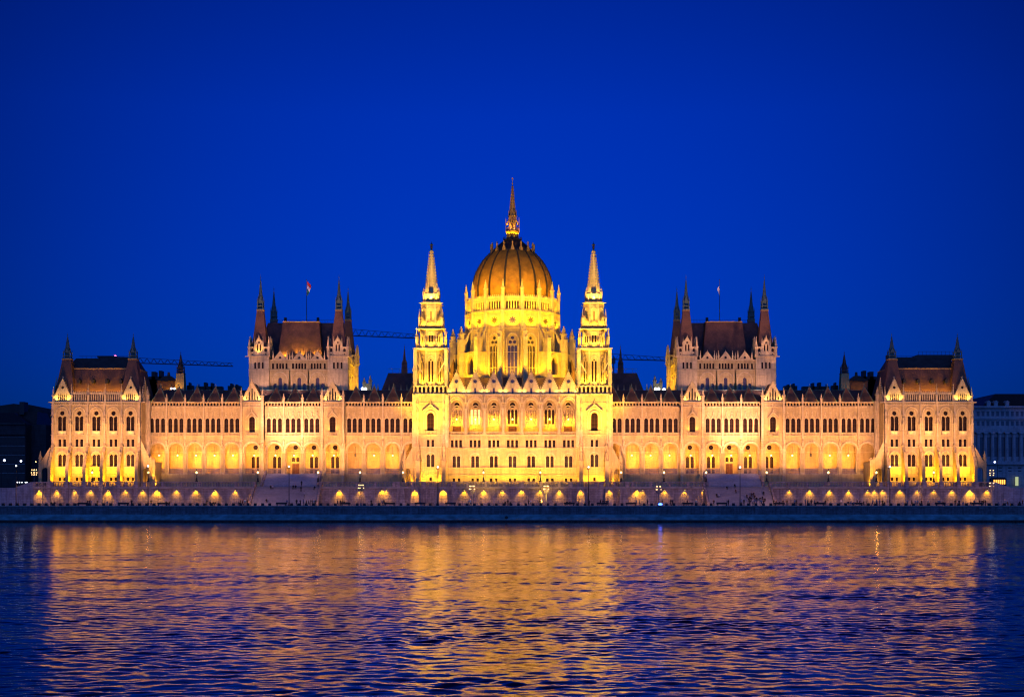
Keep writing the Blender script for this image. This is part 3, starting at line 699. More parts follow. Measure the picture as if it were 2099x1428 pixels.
    for b in bc:   # parapet gables
        gm = MB(sx); ap = z(720)
        gm.panel([(b-1.75, zw), (b+1.75, zw), (b, ap)], [opts(('q', 0, .25, .95, .95), b, zw)], yb-.1, .35); gm.mi = 1; gm.prism([(b-1.75, zw), (b+1.75, zw), (b, ap-.05)], yb+.27, yb+.34); gm.mi = 0
        for e in (-1, 1): gm.prism([(b+e*1.75, zw), (b+e*1.95, zw), (b, ap+.25), (b, ap)], yb-.2, yb+.3); gm.crockets(b+e*1.9, zw+.2, b+e*.1, ap, yb, 7, .13); gm.pinnacle(b+e*2.05, yb, zw-.2, .42, 3.0)
        gm.sq(b, yb+.1, ap, ap+.6, .12, .03)
        part('gable', gm, [M['carved'], M['iron']], hold, (sx*b, yb, zw))
    for b in ((bc[0]+bc[1])/2, (bc[1]+bc[2])/2): c.pinnacle(b, yb, zw-.1, .4, 2.4)
    # flanks and rear
    for xs, q in ((x0, -1), (x1, 1)):
        T = Matrix.Translation((xs-q*.8, 28.5, 0)) @ Matrix.Rotation(q*pi/2, 4, 'Z')
        w.T = T; c.T = T; hs = []
        for u in (-5, 0, 5):
            hs += [opts(o, u, z(813)) for o in bw]; window(hold, bw, u, 0, z(813), sx, .5, q*pi/2, T, glass='glassb')
            ops = tuple(('l', dx, 0, .55, 1.6) for dx in (-.85, 0, .85)); hs += [opts(o, u, z(755)) for o in ops]; window(hold, ops, u, 0, z(755), sx, .3, q*pi/2, T)
            c.band(u, z(784)+.3, 2.15, 2.4, -.22, 0, 1.25, legs=4.2); c.pinnacle(u+2.5, 0, zw, .42, 3.0)
            c.chevron(u, zw, 1.9, z(720)-zw, .3, -.2, .2)
        w.panel([(-9, 30), (9, 30), (9, zw), (-9, zw)], hs, 0, .6); c.box(-9, 9, -.2, 0, z(757.5), z(756.3)); c.box(-9, 9, -.3, .1, zw-.15, zw+.1)
        for u in (-2.5, 2.5, 7.5): c.box(u-.25, u+.25, -.6, 0, 30, z(768))
        w.T = None; c.T = None
    w.box(x0+1, x1-1, 41.5, 42, 30, zw); w.box(x0+1.2, x1-1.2, Y+1.7, 41.4, zw-.5, zw-.3)
    # roofs
    zr = Z(661, 22)
    r = MB(sx); r.hexa(x0+1.3, x1-1.3, 20, 40, zw-.4, ax(686, 23), ax(549, 23), 23, 35, zr); part('hipped_roof', r, M['roof2'], hold, (sx*62.7, 28, zw))
    r = MB(sx); a0, a1, t0, t1 = ax(661, 16), ax(568, 16), ax(654, 20), ax(580, 20)
    r.hexa(a0, a1, 15.8, 24, zw-.3, t0, t1, 20, 26, Z(660.5, 20)); part('mansard_roof', r, M['roof'], hold, (sx*62.7, 16, zw))
    r = MB(sx); r.box(t0-.1, t1+.1, 19.9, 26.1, Z(660.5, 20), Z(658.5, 20)); part('roof_curb', r, M['gilt'], hold, (sx*62.7, 22, zr))
    r = MB(sx)
    for i in range(int((t1-t0+8)/.9)): r.bar((t0-4+i*.9, 23.5, zr), (t0-4+i*.9, 23.5, zr+.9), .06)
    r.bar((t0-4, 23.5, zr+.9), (t1+4, 23.5, zr+.9), .08)
    for e in (t0+.5, t1-.5): r.box(e-.35, e+.35, 21, 22, zr, zr+1.4)
    part('roof_railing', r, M['iron'], hold, (sx*62.7, 23, zr))
    if sx < 0:
        for xx, pw in ((67.0, 500), (62.4, 1500), (57.4, 900)): light((sx*xx, 15.62, zw+1.0), pw, (1, .47, .03), (sx*xx, 19, Z(690, 18)), 100, .2)
        light((sx*(x1-TW/2), Y-.9, zc+.6), 120, (1, .55, .08), (sx*(x1-TW/2), Y, zc+4), 110, .2)
    part('main_wall', w, ST, hold, org); part('carved_trim', c, M['carved'], hold, org)
    # gold floods on the flank facing the dome
    for yy, pw in ((16.5, 1500), (22, 1300), (29, 1300), (36, 1500)): light((sx*(x0-4.5), yy, 37.5), pw, (1, .52, .015), (sx*x0, yy+.5, 45), 120, .3)
    # flagpole
    fy = 28; fx = X(628.5 if sx < 0 else 1475, fy)
    e = empty('flagpole', (fx, fy, zr), 'flagpole with a red white and green flag on the left block roof' if sx < 0 else 'flagpole with a limp pale flag on the right block roof', 'flagpole', 'flagpoles on the chamber blocks')
    zt = Z(574, fy); m = MB(); m.cone(fx, fy, zr, zt, .13, .06, 8); m.cone(fx, fy, zt, zt+.25, .16, .02, 8); m.build('pole', M['grey'], e, (fx, fy, zr))
    fl = MB()
    if sx < 0:
        for k in range(3):
            fl.mi = k
            for i in range(5):
                def P(u, v): return (fx+.15+u*1.25*cos(.5*v), fy+.2*sin(3*u+v), zt-.3-v*1.1-u*1.3)
                u0, u1 = i/5, (i+1)/5; fl.add([P(u0, k), P(u1, k), P(u1, k+1), P(u0, k+1)], [(0, 1, 2, 3)])
    else:
        for i in range(8):
            def P(u, v): return (fx-.1-v*.55*(.6+.4*sin(u*5)), fy+.15*sin(4*u), zt-2.0-u*2.6)
            u0, u1 = i/8, (i+1)/8; fl.mi = 1; fl.add([P(u0, 0), P(u1, 0), P(u1, 1), P(u0, 1)], [(0, 1, 2, 3)])
    fl.build('flag', [M['fred'], M['fwhite'], M['fgreen']], e, (fx, fy, zr))
for s_ in (-1, 1): block(s_)

# ---------------------------------------------------------------- the pair of spired towers
def stower(sx):
    side = 'left' if sx < 0 else 'right'
    Yf = -3.0; z = lambda p: Z(p, Yf); cx, cy, h = 23.0, 1.8, 4.8
    hold = place('spired_tower', None, parl, (sx*cx, cy, TZ)); hold['label'] = f'{side} of the two tiered spired towers beside the dome'
    org = (sx*cx, cy, TZ)
    w = MB(sx); c = MB(sx)
    zc = z(807)
    big = ('l', 0, 0, 1.9, z(845.5)-z(883)); mid = ('r', 0, 0, .72, z(901)-z(916)); gr = (('l', -.62, 0, .92, z(931)-z(957)), ('l', .62, 0, .92, z(931)-z(957))); sm = ('r', 0, 0, .65, .9)
    for a in range(4):
        T = Matrix.Translation((cx, cy, 0)) @ Matrix.Rotation(a*pi/2, 4, 'Z'); w.T = T; c.T = T
        hs = [opts(big, 0, z(883)), opts(mid, -.65, z(916)), opts(mid, .65, z(916)), opts(sm, 0, z(985))]+[opts(o, 0, z(957)) for o in gr]
        full = a == 0
        w.panel([(-h, TZ), (h, TZ), (h, zc), (-h, zc)], hs if full else hs[:1], -h, .5)
        R = a*pi/2
        window(hold, (big,), 0, -h, z(883), sx, .42, R, T)
        if full:
            for q in (-.65, .65): window(hold, (mid,), q, -h, z(916), sx, .35, R, T)
            window(hold, gr, 0, -h, z(957), sx, .42, R, T); window(hold, (sm,), 0, -h, z(985), sx, .3, R, T)
            c.band(0, z(937), 1.35, 1.6, -h-.25, -h, 1.0, legs=.3); c.box(-h, h, -h-.12, -h, z(957.8), z(956.8)); c.box(-h, h, -h-.1, -h, z(973.5), z(972.7))
        c.band(0, z(852), 1.02, 1.4, -h-.28, -h, 1.05, legs=3.6); c.band(0, z(852), 1.75, 2.0, -h-.18, -h, 1.15, legs=3.4); c.chevron(0, z(842), 2.3, 2.0, .35, -h-.6, -h); c.pinnacle(0, -h-.3, z(833), .4, 2.0)
        c.box(-1.7, 1.7, -h-.6, -h, z(891.5), z(890)); c.box(-1.7, 1.7, -h-.6, -h-.4, z(884.6), z(883.4))
        for i in range(9): c.box(-1.6+i*.38, -1.45+i*.38, -h-.56, -h-.44, z(890), z(884.6))
        c.box(-h, h, -h-.22, -h, z(916.8), z(915.4)); c.box(-h, h, -h-.14, -h, z(891.6), z(890.8)); c.box(-h-.15, h+.15, -h-.3, -h, zc-.25, zc+.08); c.box(-h, h, -h-.12, -h, z(825), z(824))
        for q in (-1, 1): 
            c.box(q*(h-1.15)-.32, q*(h-1.15)+.32, -h-.22, -h, z(915), zc); 
            for p_ in (900, 880, 862, 845, 828): c.sq(q*(h-1.15), -h-.2, z(p_), z(p_-9), .34, .1)
            c.box(q*(h-.35)-.45, q*(h-.35)+.45, -h-.4, -h+.2, z(915), z(880)); c.box(q*(h-.3)-.36, q*(h-.3)+.36, -h-.3, -h+.2, z(880), zc)
        # gallery under the octagon
        gal = z(790); st = 2*h/8
        ops = [('l', -h+st*(i+.5), .35, st*.58, 1.7) for i in range(8)]
        c.panel([(-h, zc), (h, zc), (h, gal), (-h, gal)], [opts(o, 0, zc) for o in ops], -h, .3); c.box(-h-.1, h+.1, -h-.15, -h+.35, gal-.12, gal+.08)
        # second stage walls (octagon core done below): corner pier pinnacles
        for q in (-1, 1):
            x = q*(h-.45)
            c.box(x-.45, x+.45, -h+.05, -h+.95, gal, z(716)) if q > 0 or True else None
            c.pinnacle(x, -h+.15, gal-.3, .55, 2.9)
            c.box(x-.28, x+.28, -h-.12, -h+.05, gal, z(760)); c.sq(x, -h-.03, z(760), z(750), .3, .06)
            c.prism([(q*(h-1.0), z(745)), (q*(h-1.0), z(741)), (q*2.2, z(762)), (q*2.2, z(767))], -h+.3, -h+.7)
        c.box(-h+.35, h-.35, -h+.05, -h+.5, z(716), z(714)); c.box(-h+.2, h-.2, -h-.05, -h+.4, z(714.2), z(713.2))
        ops = [('r', -3.9+i*.56, .2, .3, .8) for i in range(15)]
        c.panel([(-4.2, z(713.4)), (4.2, z(713.4)), (4.2, z(706)), (-4.2, z(706))], [opts(o, 0, z(713.4)) for o in ops], -4.25, .2); c.box(-4.3, 4.3, -4.35, -3.95, z(706.2), z(705.3))
        for q in (-1, 1): c.pinnacle(q*4.0, -4.0, z(706), .62, 4.9); c.pinnacle(q*1.6, -4.0, z(706), .34, 3.6); c.box(q*4.6-.55, q*4.6+.55, -4.5, -4.25, z(714), z(712.8))
        ops = [('r', -3.2+i*.53, .15, .3, .75) for i in range(13)]
        c.panel([(-3.45, z(672)), (3.45, z(672)), (3.45, z(665.5)), (-3.45, z(665.5))], [opts(o, 0, z(672)) for o in ops], -3.5, .2); c.box(-3.75, 3.75, -3.8, -3.2, z(673.5), z(672)); c.box(-3.5, 3.5, -3.6, -3.2, z(665.6), z(664.8))
        for q in (-1, 1): c.pinnacle(q*3.25, -3.25, z(665), .55, 4.6); c.box(q*4.0-.4, q*4.0+.4, -3.85, -3.65, z(674), z(673)); c.pinnacle(q*1.3, -3.3, z(665), .28, 2.6)
        ops = [('r', -2.0+i*.5, .2, .26, 1.9) for i in range(9)]
        c.panel([(-2.3, z(617)), (2.3, z(617)), (2.3, z(600)), (-2.3, z(600))], [opts(o, 0, z(617)) for o in ops], -2.35, .2); c.box(-2.8, 2.8, -2.85, -2.2, z(619), z(617)); c.box(-2.4, 2.4, -2.45, -2.2, z(600.5), z(599.5))
        for q in (-1, 1): c.pinnacle(q*2.2, -2.2, z(603), .42, 2.3); c.box(q*3.0-.4, q*3.0+.4, -2.9, -2.7, z(619.5), z(618.4)); c.pinnacle(q*.8, -2.3, z(600), .22, 1.1)
    w.T = None; c.T = None
    # octagonal core stages with windows
    stages = [(z(790), z(716), 3.35, (('l', -.45, 0, .5, 6.0), ('l', .45, 0, .5, 6.0), ('c', 0, 6.05, .45, .45)), z(782)),
              (z(716), z(673.5), 3.05, (('l', -.38, 0, .45, 2.0), ('l', .38, 0, .45, 2.0)), z(700)),
              (z(673.5), z(619), 2.75, (('r', 0, 0, .32, 2.7),), z(655)), (z(619), z(598), 2.0, (), 0)]
    for (za, zb, ap, ops, zw) in stages:
        hw = ap*math.tan(pi/8)
        for k in range(8):
            T = Matrix.Translation((cx, cy, 0)) @ Matrix.Rotation(k*pi/4, 4, 'Z'); w.T = T
            w.panel([(-hw, za), (hw, za), (hw, zb), (-hw, zb)], [opts(o, 0, zw) for o in ops], -ap, .35)
            if ops and k in (0, 1, 7, 2, 6): window(hold, ops, 0, -ap, zw, sx, .25, k*pi/4, T)
            if ops: 
                c.T = T; r0 = .95 if za < 40 else .75
                c.band(0, zw+ops[0][4]-.1, r0, r0+.16, -ap-.12, -ap, 1.4, legs=ops[0][4]*.8); c.box(-hw, hw, -ap-.08, -ap, zb-.8, zb-.65)
                c.T = Matrix.Translation((cx, cy, 0)) @ Matrix.Rotation(k*pi/4+pi/8, 4, 'Z'); R_ = ap/cos(pi/8); c.box(-.16, .16, -R_-.12, -R_+.2, za, zb)
    w.T = None; c.T = None
    w.box(cx-h+.4, cx+h-.4, cy-h+.4, cy+h-.4, zc-.2, zc+.1); w.cone(cx, cy, z(716), z(715), 4.3, 4.3, 8); w.cone(cx, cy, z(673.5), z(672.5), 3.6, 3.6, 8); w.cone(cx, cy, z(619), z(618), 2.7, 2.7, 8)
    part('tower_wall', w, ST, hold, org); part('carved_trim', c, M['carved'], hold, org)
    sp = MB(sx); zb, zt = z(598), z(508); sp.cone(cx, cy, zb, zt, 1.98, .34, 8)
    for i in range(15):
        t = (i+.3)/15; zz = zb+(zt-zb)*t; r = 1.98+(.34-1.98)*t
        for k in range(8):
            a = pi/8+k*pi/4; sp.T = Matrix.Translation((cx, cy, 0)) @ Matrix.Rotation(a, 4, 'Z'); sp.box(r-.02, r+.26, -.11, .11, zz, zz+.34)
    sp.T = None; sp.cone(cx, cy, zt, z(506), .5, .35, 8)
    part('spire', sp, M['carved'], hold, (sx*cx, cy, zb))
    f = MB(sx); f.cone(cx, cy, z(506), z(502), .2, .32, 8); f.cone(cx, cy, z(502), z(496), .38, .3, 8); f.cone(cx, cy, z(496), z(493), .62, .1, 8); f.cone(cx, cy, z(493), z(489), .08, .05, 6)
    part('finial_lantern', f, M['iron'], hold, (sx*cx, cy, z(506)))
    # inner buttress piers with statues at both sides of the tower
    for x, yy in ((ax(909.5, -6), -3), (ax(856.5, -6), -3)):
        b = MB(sx); b.prismx([(yy, TZ), (yy-2.8, TZ), (yy-2.8, z(946)), (yy-1.2, z(932)), (yy-.4, z(915)), (yy, z(915))], x-.55, x+.55)
        b.statue(x, yy-2.0, z(943), 2.6); b.box(x-.7, x+.7, yy-2.95, yy-1.0, z(946), z(944.5)); b.pinnacle(x, yy-.9, z(925), .7, 3.0); b.box(x-.65, x+.65, yy-2.9, yy-1, TZ, TZ+.6)
        part('buttress', b, M['stone'], hold, (sx*x, yy, TZ))
    # outer flank porch with arched door
    f = MB(sx); xa = cx+h; xb = ax(826, -3)
    f.panel([(xa, TZ), (xb, TZ), (xb, z(950)), (xb-.3, z(950)), (xa, z(912))], [arch_outline(ax(845.5, -3)+1.4, .95, TZ+.01, z(968), z(960), 8)], -3.4, 2.0)
    f.box(xb-.9, xb+.1, -4.4, -.2, TZ, z(952)); f.pinnacle(xb-.4, -3.9, z(952), .9, 3.0); f.pinnacle(xb-.4, -1.4, z(952), .8, 5.0); f.statue(xb-.4, -4.6, z(952)-1.5, 2.4)
    part('flank_porch', f, M['stone'], hold, (sx*xa, -3, TZ))
    # gold lamps: foot of the tower, window, and each gallery
    for q in (-1, 1):
        light((sx*(cx+q*2.4), -5.6, TZ+.3), 700, (1, .52, .02), (sx*(cx+q*1.5), -3, TZ+8), 120, .2)
        light((sx*(cx+q*1.25), -3.9, z(883)+.2), 110, GOLD, (sx*(cx+q*1.0), -3, z(883)+3), 100, .1)
    light((sx*(xb-1.6), -4.6, TZ+.3), 350, GOLD, (sx*(xb-2.5), -2, TZ+7), 120, .2)
    for k in range(8):
        a = k*pi/4; d = Vector((sin(a), -cos(a), 0))
        if d.y > .3: continue
        for (zz, rr, pw, up) in ((z(790)+.5, 4.3, 560, 7), (z(706)-.4, 3.75, 260, 4), (z(665.5)-.3, 3.25, 260, 4), ):
            p = Vector((cx, cy, zz))+d*rr; t = Vector((cx, cy, zz+up))+d*(rr*.6)
            light((sx*p.x, p.y, p.z), pw, (1, .55, .03), (sx*t.x, t.y, t.z), 140, .15)
    for a in (-.8, 0, .8):  # added spire lights, floating just outside the galleries
        d = Vector((sin(a), -cos(a), 0)); p = Vector((cx, cy, z(612)))+d*2.9
        light((sx*p.x, p.y, p.z), 900, (1, .56, .08), (sx*cx, cy, z(560)), 90, .12)
        p = Vector((cx, cy, z(675)))+d*5.4; light((sx*p.x, p.y, p.z), 700, (1, .57, .08), (sx*cx, cy, z(560)), 60, .15)
for s_ in (-1, 1): stower(s_)
# ---------------------------------------------------------------- central river front with seven gables
def centre():
    Y = -2.0; z = lambda p: Z(p, Y)
    org = (0, Y, TZ); hold = place('central_front', None, parl, org); hold['label'] = 'central front with seven crocketed gables over an open loggia'
    w = MB(); c = MB()
    xs = [(k-3)*5.257 for k in range(7)]; H = 2.6285; zc = z(808)
    holes = []
    gr = (('l', -.63, 0, .93, z(934)-z(957.4)), ('l', .63, 0, .93, z(934)-z(957.4)))
    for b in xs:
        holes.append(arch_outline(b, 2.15, z(891)+.02, z(837), z(815)))
        for q in (-1.18, 0, 1.18): o = ('r', 0, 0, .72, z(901.5)-z(916.2)); holes.append(opts(o, b+q, z(916.2))); window(hold, (o,), b+q, Y, z(916.2), 1, .38)
        holes += [opts(o, b, z(957.4)) for o in gr]; window(hold, gr, b, Y, z(957.4), 1, .42)
        for q in (-.7, .7): o = ('r', 0, 0, .68, .9); holes.append(opts(o, b+q, z(986.5))); window(hold, (o,), b+q, Y, z(986.5), 1, .3)
        c.band(b, z(939.5), 1.42, 1.7, Y-.25, Y, 1.0, legs=.3); c.band(b, z(939.5)-.1, 1.2, 1.3, Y-.08, Y, 1.0, legs=2.6)
        for q in (-1.15, 0, 1.15): c.cone(b+q, Y-.06, z(957), z(939), .08, .08, 6)
        c.band(b, z(837), 2.16, 2.5, Y-.2, Y, (z(815)-z(837))/2.15); c.band(b, z(836), 1.75, 2.1, Y+.6, Y+1.0, 1.32, legs=5.5)
        c.box(b-1.75, b+1.75, Y-.3, Y, z(899), z(897.6)); c.box(b-1.75, b+1.75, Y-.3, Y, z(918), z(916.8))
        for i in range(11): c.box(b-2.1+i*.4, b-1.93+i*.4, Y+.1, Y+.25, z(890.6), z(885.4))
        c.box(b-2.2, b+2.2, Y+.02, Y+.35, z(885.4), z(884.2))
    w.panel([(-18.6, TZ), (18.6, TZ), (18.6, zc), (-18.6, zc)], holes, Y, 1.0)
    for b in [xs[0]-H]+[x+H for x in xs]:
        c.cone(b, Y+.0, z(889), z(838), .42, .42, 10); c.box(b-.55, b+.55, Y-.35, Y+.6, z(839.5), z(836)); c.box(b-.55, b+.55, Y-.3, Y+.6, z(890), z(886.5))
        c.statue(b, Y-.35, z(824), 2.0); c.box(b-.4, b+.4, Y-.6, Y, z(826), z(824)); c.sq(b, Y-.3, z(813), z(806), .36, .05)
        c.box(b-.22, b+.22, Y-.14, Y, z(823), zc)
    for a, b, pr in ((891.6, 890, .4), (918.6, 917.2, .3), (958.8, 957.6, .35), (974, 973, .3), (986.9, 986.2, .25)):
        c.box(-18.6, 18.6, Y-pr, Y, z(a), z(b))
    c.box(-18.7, 18.7, Y-.4, Y+.1, zc-.25, zc+.1)
    for i in range(62): c.box(-18.5+i*.6, -18.2+i*.6, Y-.26, Y, zc-.55, zc-.25)
    # loggia
    yb = 1.6; lh = []
    zb = Z(869, yb); lan = tuple(('l', q, 0, .74, Z(839, yb)-Z(869, yb)) for q in (-1.05, 0, 1.05)); ci = ('c', 0, 0, 1.45, 1.45)
    for k, b in enumerate(xs):
        lh += [opts(o, b, zb) for o in lan]; lh.append(opts(ci, b, Z(835.2, yb)))
        window(hold, lan, b, yb, zb, 1, .25, glass='lit' if k in (1,) else ('glassl' if k in (0, 2, 4, 6) else 'glass')); window(hold, (ci,), b, yb, Z(835.2, yb), 1, .25)
        c.band(b, Z(835, yb)+.72, .76, .95, yb-.1, yb, 1, n=16); c.band(b, zb+2.5, 1.55, 1.75, yb-.16, yb, 1.65, legs=2.4)
        for q in (-1.57, -.52, .52, 1.57): c.cone(b+q, yb-.08, zb, zb+3.6, .07, .07, 6)
        if k in (0, 3, 6):
            d = MB(); d.box(-1.15, 1.15, -.14, -.02, 0, Z(872.5, yb)-Z(884.5, yb))
            for q in (-.58, .58):
                for zz in (.15, .85): d.box(q-.42, q+.42, -.2, -.14, zz, zz+.55)
            place('door', d.mesh('door', M['wood']), hold, (b, yb, Z(885, yb)))
    w.panel([(-18.6, z(891)), (18.6, z(891)), (18.6, z(811)), (-18.6, z(811))], lh, yb, .4)
    w.box(-18.6, 18.6, Y+.95, yb, z(893), z(891)); w.box(-18.6, 18.6, Y+.9, yb+.1, z(812.5), z(810.5))
    w.box(-18.6, 18.6, Y+.6, 14, zc-.3, zc-.1)
    for b in [x+H for x in xs[:-1]]: w.box(b-.3, b+.3, Y+1.0, yb, z(891), z(837))
    part('facade_wall', w, ST, hold, org); part('carved_trim', c, M['carved'], hold, org)
    for k, b in enumerate(xs):
        gm = MB(); hg = 2.42; ap = z(762.5); zz0 = z(807)
        ops = [('r', 0, .05, .5, z(795)-z(807)), ('q', 0, z(785.3)-z(807), 1.25, 1.25)]
        gm.panel([(b-hg, zz0), (b+hg, zz0), (b+hg, zz0+.9), (b, ap), (b-hg, zz0+.9)], [opts(o, b, zz0) for o in ops], Y+.1, .35)
        gm.mi = 1; gm.prism([(b-hg, zz0), (b+hg, zz0), (b+hg, zz0+.9), (b, ap-.05), (b-hg, zz0+.9)], Y+.47, Y+.55); gm.mi = 0
        for q in (-1, 1):
            gm.prism([(b+q*hg, zz0+.9), (b+q*(hg+.2), zz0+.9), (b, ap+.3), (b, ap)], Y-.05, Y+.6); gm.crockets(b+q*(hg+.1), zz0+1.1, b+q*.15, ap, Y+.2, 9, .17)
            for j in range(4): gm.box(b+q*(.55+j*.5)-.05, b+q*(.55+j*.5)+.05, Y+.02, Y+.1, zz0, zz0+1.9-j*.1)
            gm.pinnacle(b+q*2.63, Y+.1, zz0-.1, .42, 2.6) if q > 0 or k == 0 else None
        gm.band(b, z(785.3)+.62, .66, .8, Y, Y+.1, 1, n=14); gm.band(b, z(785.3)+.62, .66, .8, Y, Y+.1, -1, n=14); gm.sq(b, Y+.3, ap, z(756.5), .15, .05); gm.box(b-.28, b+.28, Y+.2, Y+.4, ap+.5, ap+.65)
        part('gable', gm, [M['carved'], M['glassb']], hold, (b, Y, zz0))
        r = MB(); r.prism([(b-2.6, zz0+.3), (b+2.6, zz0+.3), (b, ap-.3)], Y+.6, 9); part('gable_roof', r, M['roof'], hold, (b, Y, zz0))
        for q in (-1, 1): light((b+q*2.1, Y-.45, zz0+.3), 70, (1, .60, .12), (b+q*1.4, Y, zz0+2.6), 130, .1)
        lantern(b, -.3, Z(859, -.3), 1, f'lit hanging lantern in the central loggia, {ORD[k]} arch from the left', 'lanterns hanging in the loggia')
        light((b, -.3, Z(859, 0)-.4), 560, GOLD, (b, 1.6, Z(859, 0)-1), 172, .25, .3)
        light((b, Y+.8, z(889)), 90, (1, .5, .02), (b, yb, z(840)), 130, .1)
    # yellow floods at the foot of the front, brightest in the middle
    for x, pw in ((-17, 400), (-13.5, 550), (-9.2, 1000), (-4.6, 900), (-1.0, 1150), (3.0, 1100), (7.5, 1200), (11.5, 700), (14.5, 650), (17.2, 650)):
        light((x, -6.0, TZ+.3), pw*.62, (1, .50, .02), (x, Y, TZ+8.5), 125, .25)
centre()

# ---------------------------------------------------------------- the dome
def dome():
    cy = 30.0; z = lambda p: Z(p, cy); k_ = S(cy)
    org = (0, cy, 30); hold = place('dome', None, parl, org); hold['label'] = 'sixteen-sided central dome with dark ribs, pinnacled drum and a crocketed spire'
    w = MB(); c = MB(); tn = math.tan(pi/16)
    tall = (('l', -.98, 0, .78, z(718)-z(781)), ('l', 0, 0, .78, z(718)-z(781)), ('l', .98, 0, .78, z(718)-z(781)),
            ('c', -.62, z(714.5)-z(781), 1.0, 1.0), ('c', .62, z(714.5)-z(781), 1.0, 1.0), ('c', 0, z(706)-z(781), 1.0, 1.0))
    low = (('p', 0, 0, 1.5, z(738)-z(776)),); slit = (('p', -.9, 0, .6, 3.6), ('p', .1, 0, .55, 5.2))
    ros = ('q8', 0, 0, 2.3, 2.3)
    def octofoil(u, zz):
        n = 48; return [(u+(1.15 if False else 1)*(.93+.27*cos(8*2*pi*i/n))*cos(2*pi*i/n), zz+(.93+.27*cos(8*2*pi*i/n))*sin(2*pi*i/n)) for i in range(n)]
    rm = MB(); P = octofoil(0, 0); rm.add([(x, 0, q) for x, q in P], [tuple(range(len(P)))]); rm.mi = 1
    for a in range(4): rm.bar((1.1*cos(a*pi/4), -.04, 1.1*sin(a*pi/4)), (-1.1*cos(a*pi/4), -.04, -1.1*sin(a*pi/4)), .05)
    ROS = rm.mesh('rosette_window', [M['glassb'], M['frame']])
    A1, A2 = 14.0, 13.75
    for k in range(16):
        R = k*pi/8; T = Matrix.Translation((0, cy, 0)) @ Matrix.Rotation(R, 4, 'Z'); w.T = T; c.T = T
        vis = k in (0, 1, 2, 3, 4, 15, 14, 13, 12)
        hw = A1*tn
        kk = min(k, 16-k)
        ops = [opts(o, 0, z(781)) for o in tall] if kk in (0, 1) or kk > 4 else [opts(o, 0, z(776)) for o in low]+[opts(o, .1, z(731)) for o in slit]
        w.panel([(-hw, 30), (hw, 30), (hw, z(684)), (-hw, z(684))], ops, -A1, .5)
        if vis:
            if kk in (0, 1): window(hold, tall, 0, -A1, z(781), 1, .35, R, T, glass='glassb')
            else: window(hold, low, 0, -A1, z(776), 1, .35, R, T); window(hold, slit, .1, -A1, z(731), 1, .35, R, T)
        if kk in (0, 1) or kk > 4:
            c.band(0, z(710), 1.62, 1.95, -A1-.25, -A1, 1.35, legs=9.5)
            for q in (-1.47, -.49, .49, 1.47): c.cone(q, -A1-.08, z(781), z(719), .09, .09, 6)
        c.box(-hw-.05, hw+.05, -A1-.3, -A1, z(684), z(682.5)); c.box(-hw, hw, -A1-.14, -A1, z(731.5), z(730.5)); c.box(-hw, hw, -A1-.12, -A1, z(762), z(761))
        # rosette storey
        w.panel([(-hw, z(684)), (hw, z(684)), (hw, z(648)), (-hw, z(648))], [octofoil(0, z(667.5))], -A1, .4)
        if vis: window(hold, None, 0, -A1, z(667.5), 1, .28, R, T, me=ROS)
        c.band(0, z(667.5), 1.38, 1.58, -A1-.12, -A1, 1, n=18); c.band(0, z(667.5), 1.38, 1.58, -A1-.12, -A1, -1, n=18)
        c.box(-hw-.1, hw+.1, -A1-.45, -A1, z(649.5), z(647.5)); c.box(-hw, hw, -A1-.25, -A1, z(651), z(649.8))
        # gallery with five lancets
        hg = A2*tn; lan = tuple(('l', (i-2)*.8, 0, .5, z(629)-z(644.5)) for i in range(5))
        w.panel([(-hg, z(648)), (hg, z(648)), (hg, z(620)), (-hg, z(620))], [opts(o, 0, z(644.5)) for o in lan], -A2, .4)
        if vis: window(hold, lan, 0, -A2, z(644.5), 1, .3, R, T)
        c.box(-hg, hg, -A2-.12, -A2, z(646.6), z(645.4)); c.box(-hg-.05, hg+.05, -A2-.25, -A2+.4, z(622.5), z(620.5))
        for i in range(9): c.sq(-hg+(i+.5)*hg*2/9, -A2-.05, z(620.5), z(616), .19, .04)
        # corner piers
        Tc = Matrix.Translation((0, cy, 0)) @ Matrix.Rotation(R+pi/16, 4, 'Z'); w.T = Tc; c.T = Tc
        rc = A1/cos(pi/16)
        c.box(-.45, .45, -rc-.35, -rc+.5, z(684), z(648)); c.box(-.42, .42, -rc-.3, -rc+.6, z(648), z(617)); c.pinnacle(0, -rc-.0, z(619), .85, z(586)-z(619))
        c.box(-.5, .5, -rc-.5, -rc+.3, 30, z(684))
        # radial fin, flying arch and its pinnacle
        R2 = 19.3; kc = min(k, 15-k)
        pm = c
        zt = z(704)
        pm.box(-.62, .62, -R2, -R2+2.0, 30, zt); pm.box(-.72, .72, -R2-.1, -R2+2.1, z(731.5), z(730.3)); pm.box(-.72, .72, -R2-.1, -R2+2.1, zt-.3, zt); pm.pinnacle(0, -R2+1.0, zt-.4, 1.25, z(677)-zt+.4)
        for q in (-.5, .5): pm.sq(q, -R2+.1, zt, zt+.9, .18, .03)
        pm.prismx([(-R2+1.9, zt-1.9), (-R2+1.9, zt-.3), (-rc-.2, z(678)), (-rc-.2, z(686)), (-rc-1.2, z(690)), (-R2+2.9, zt-.8)], -.32, .32)
        if kc >= 1: # screen wall between fin and drum with an opening
            pm.prismx([(-R2+1.9, 30), (-R2+1.9, z(731)), (-rc-.2, z(731)), (-rc-.2, 30)], -.25, .25)
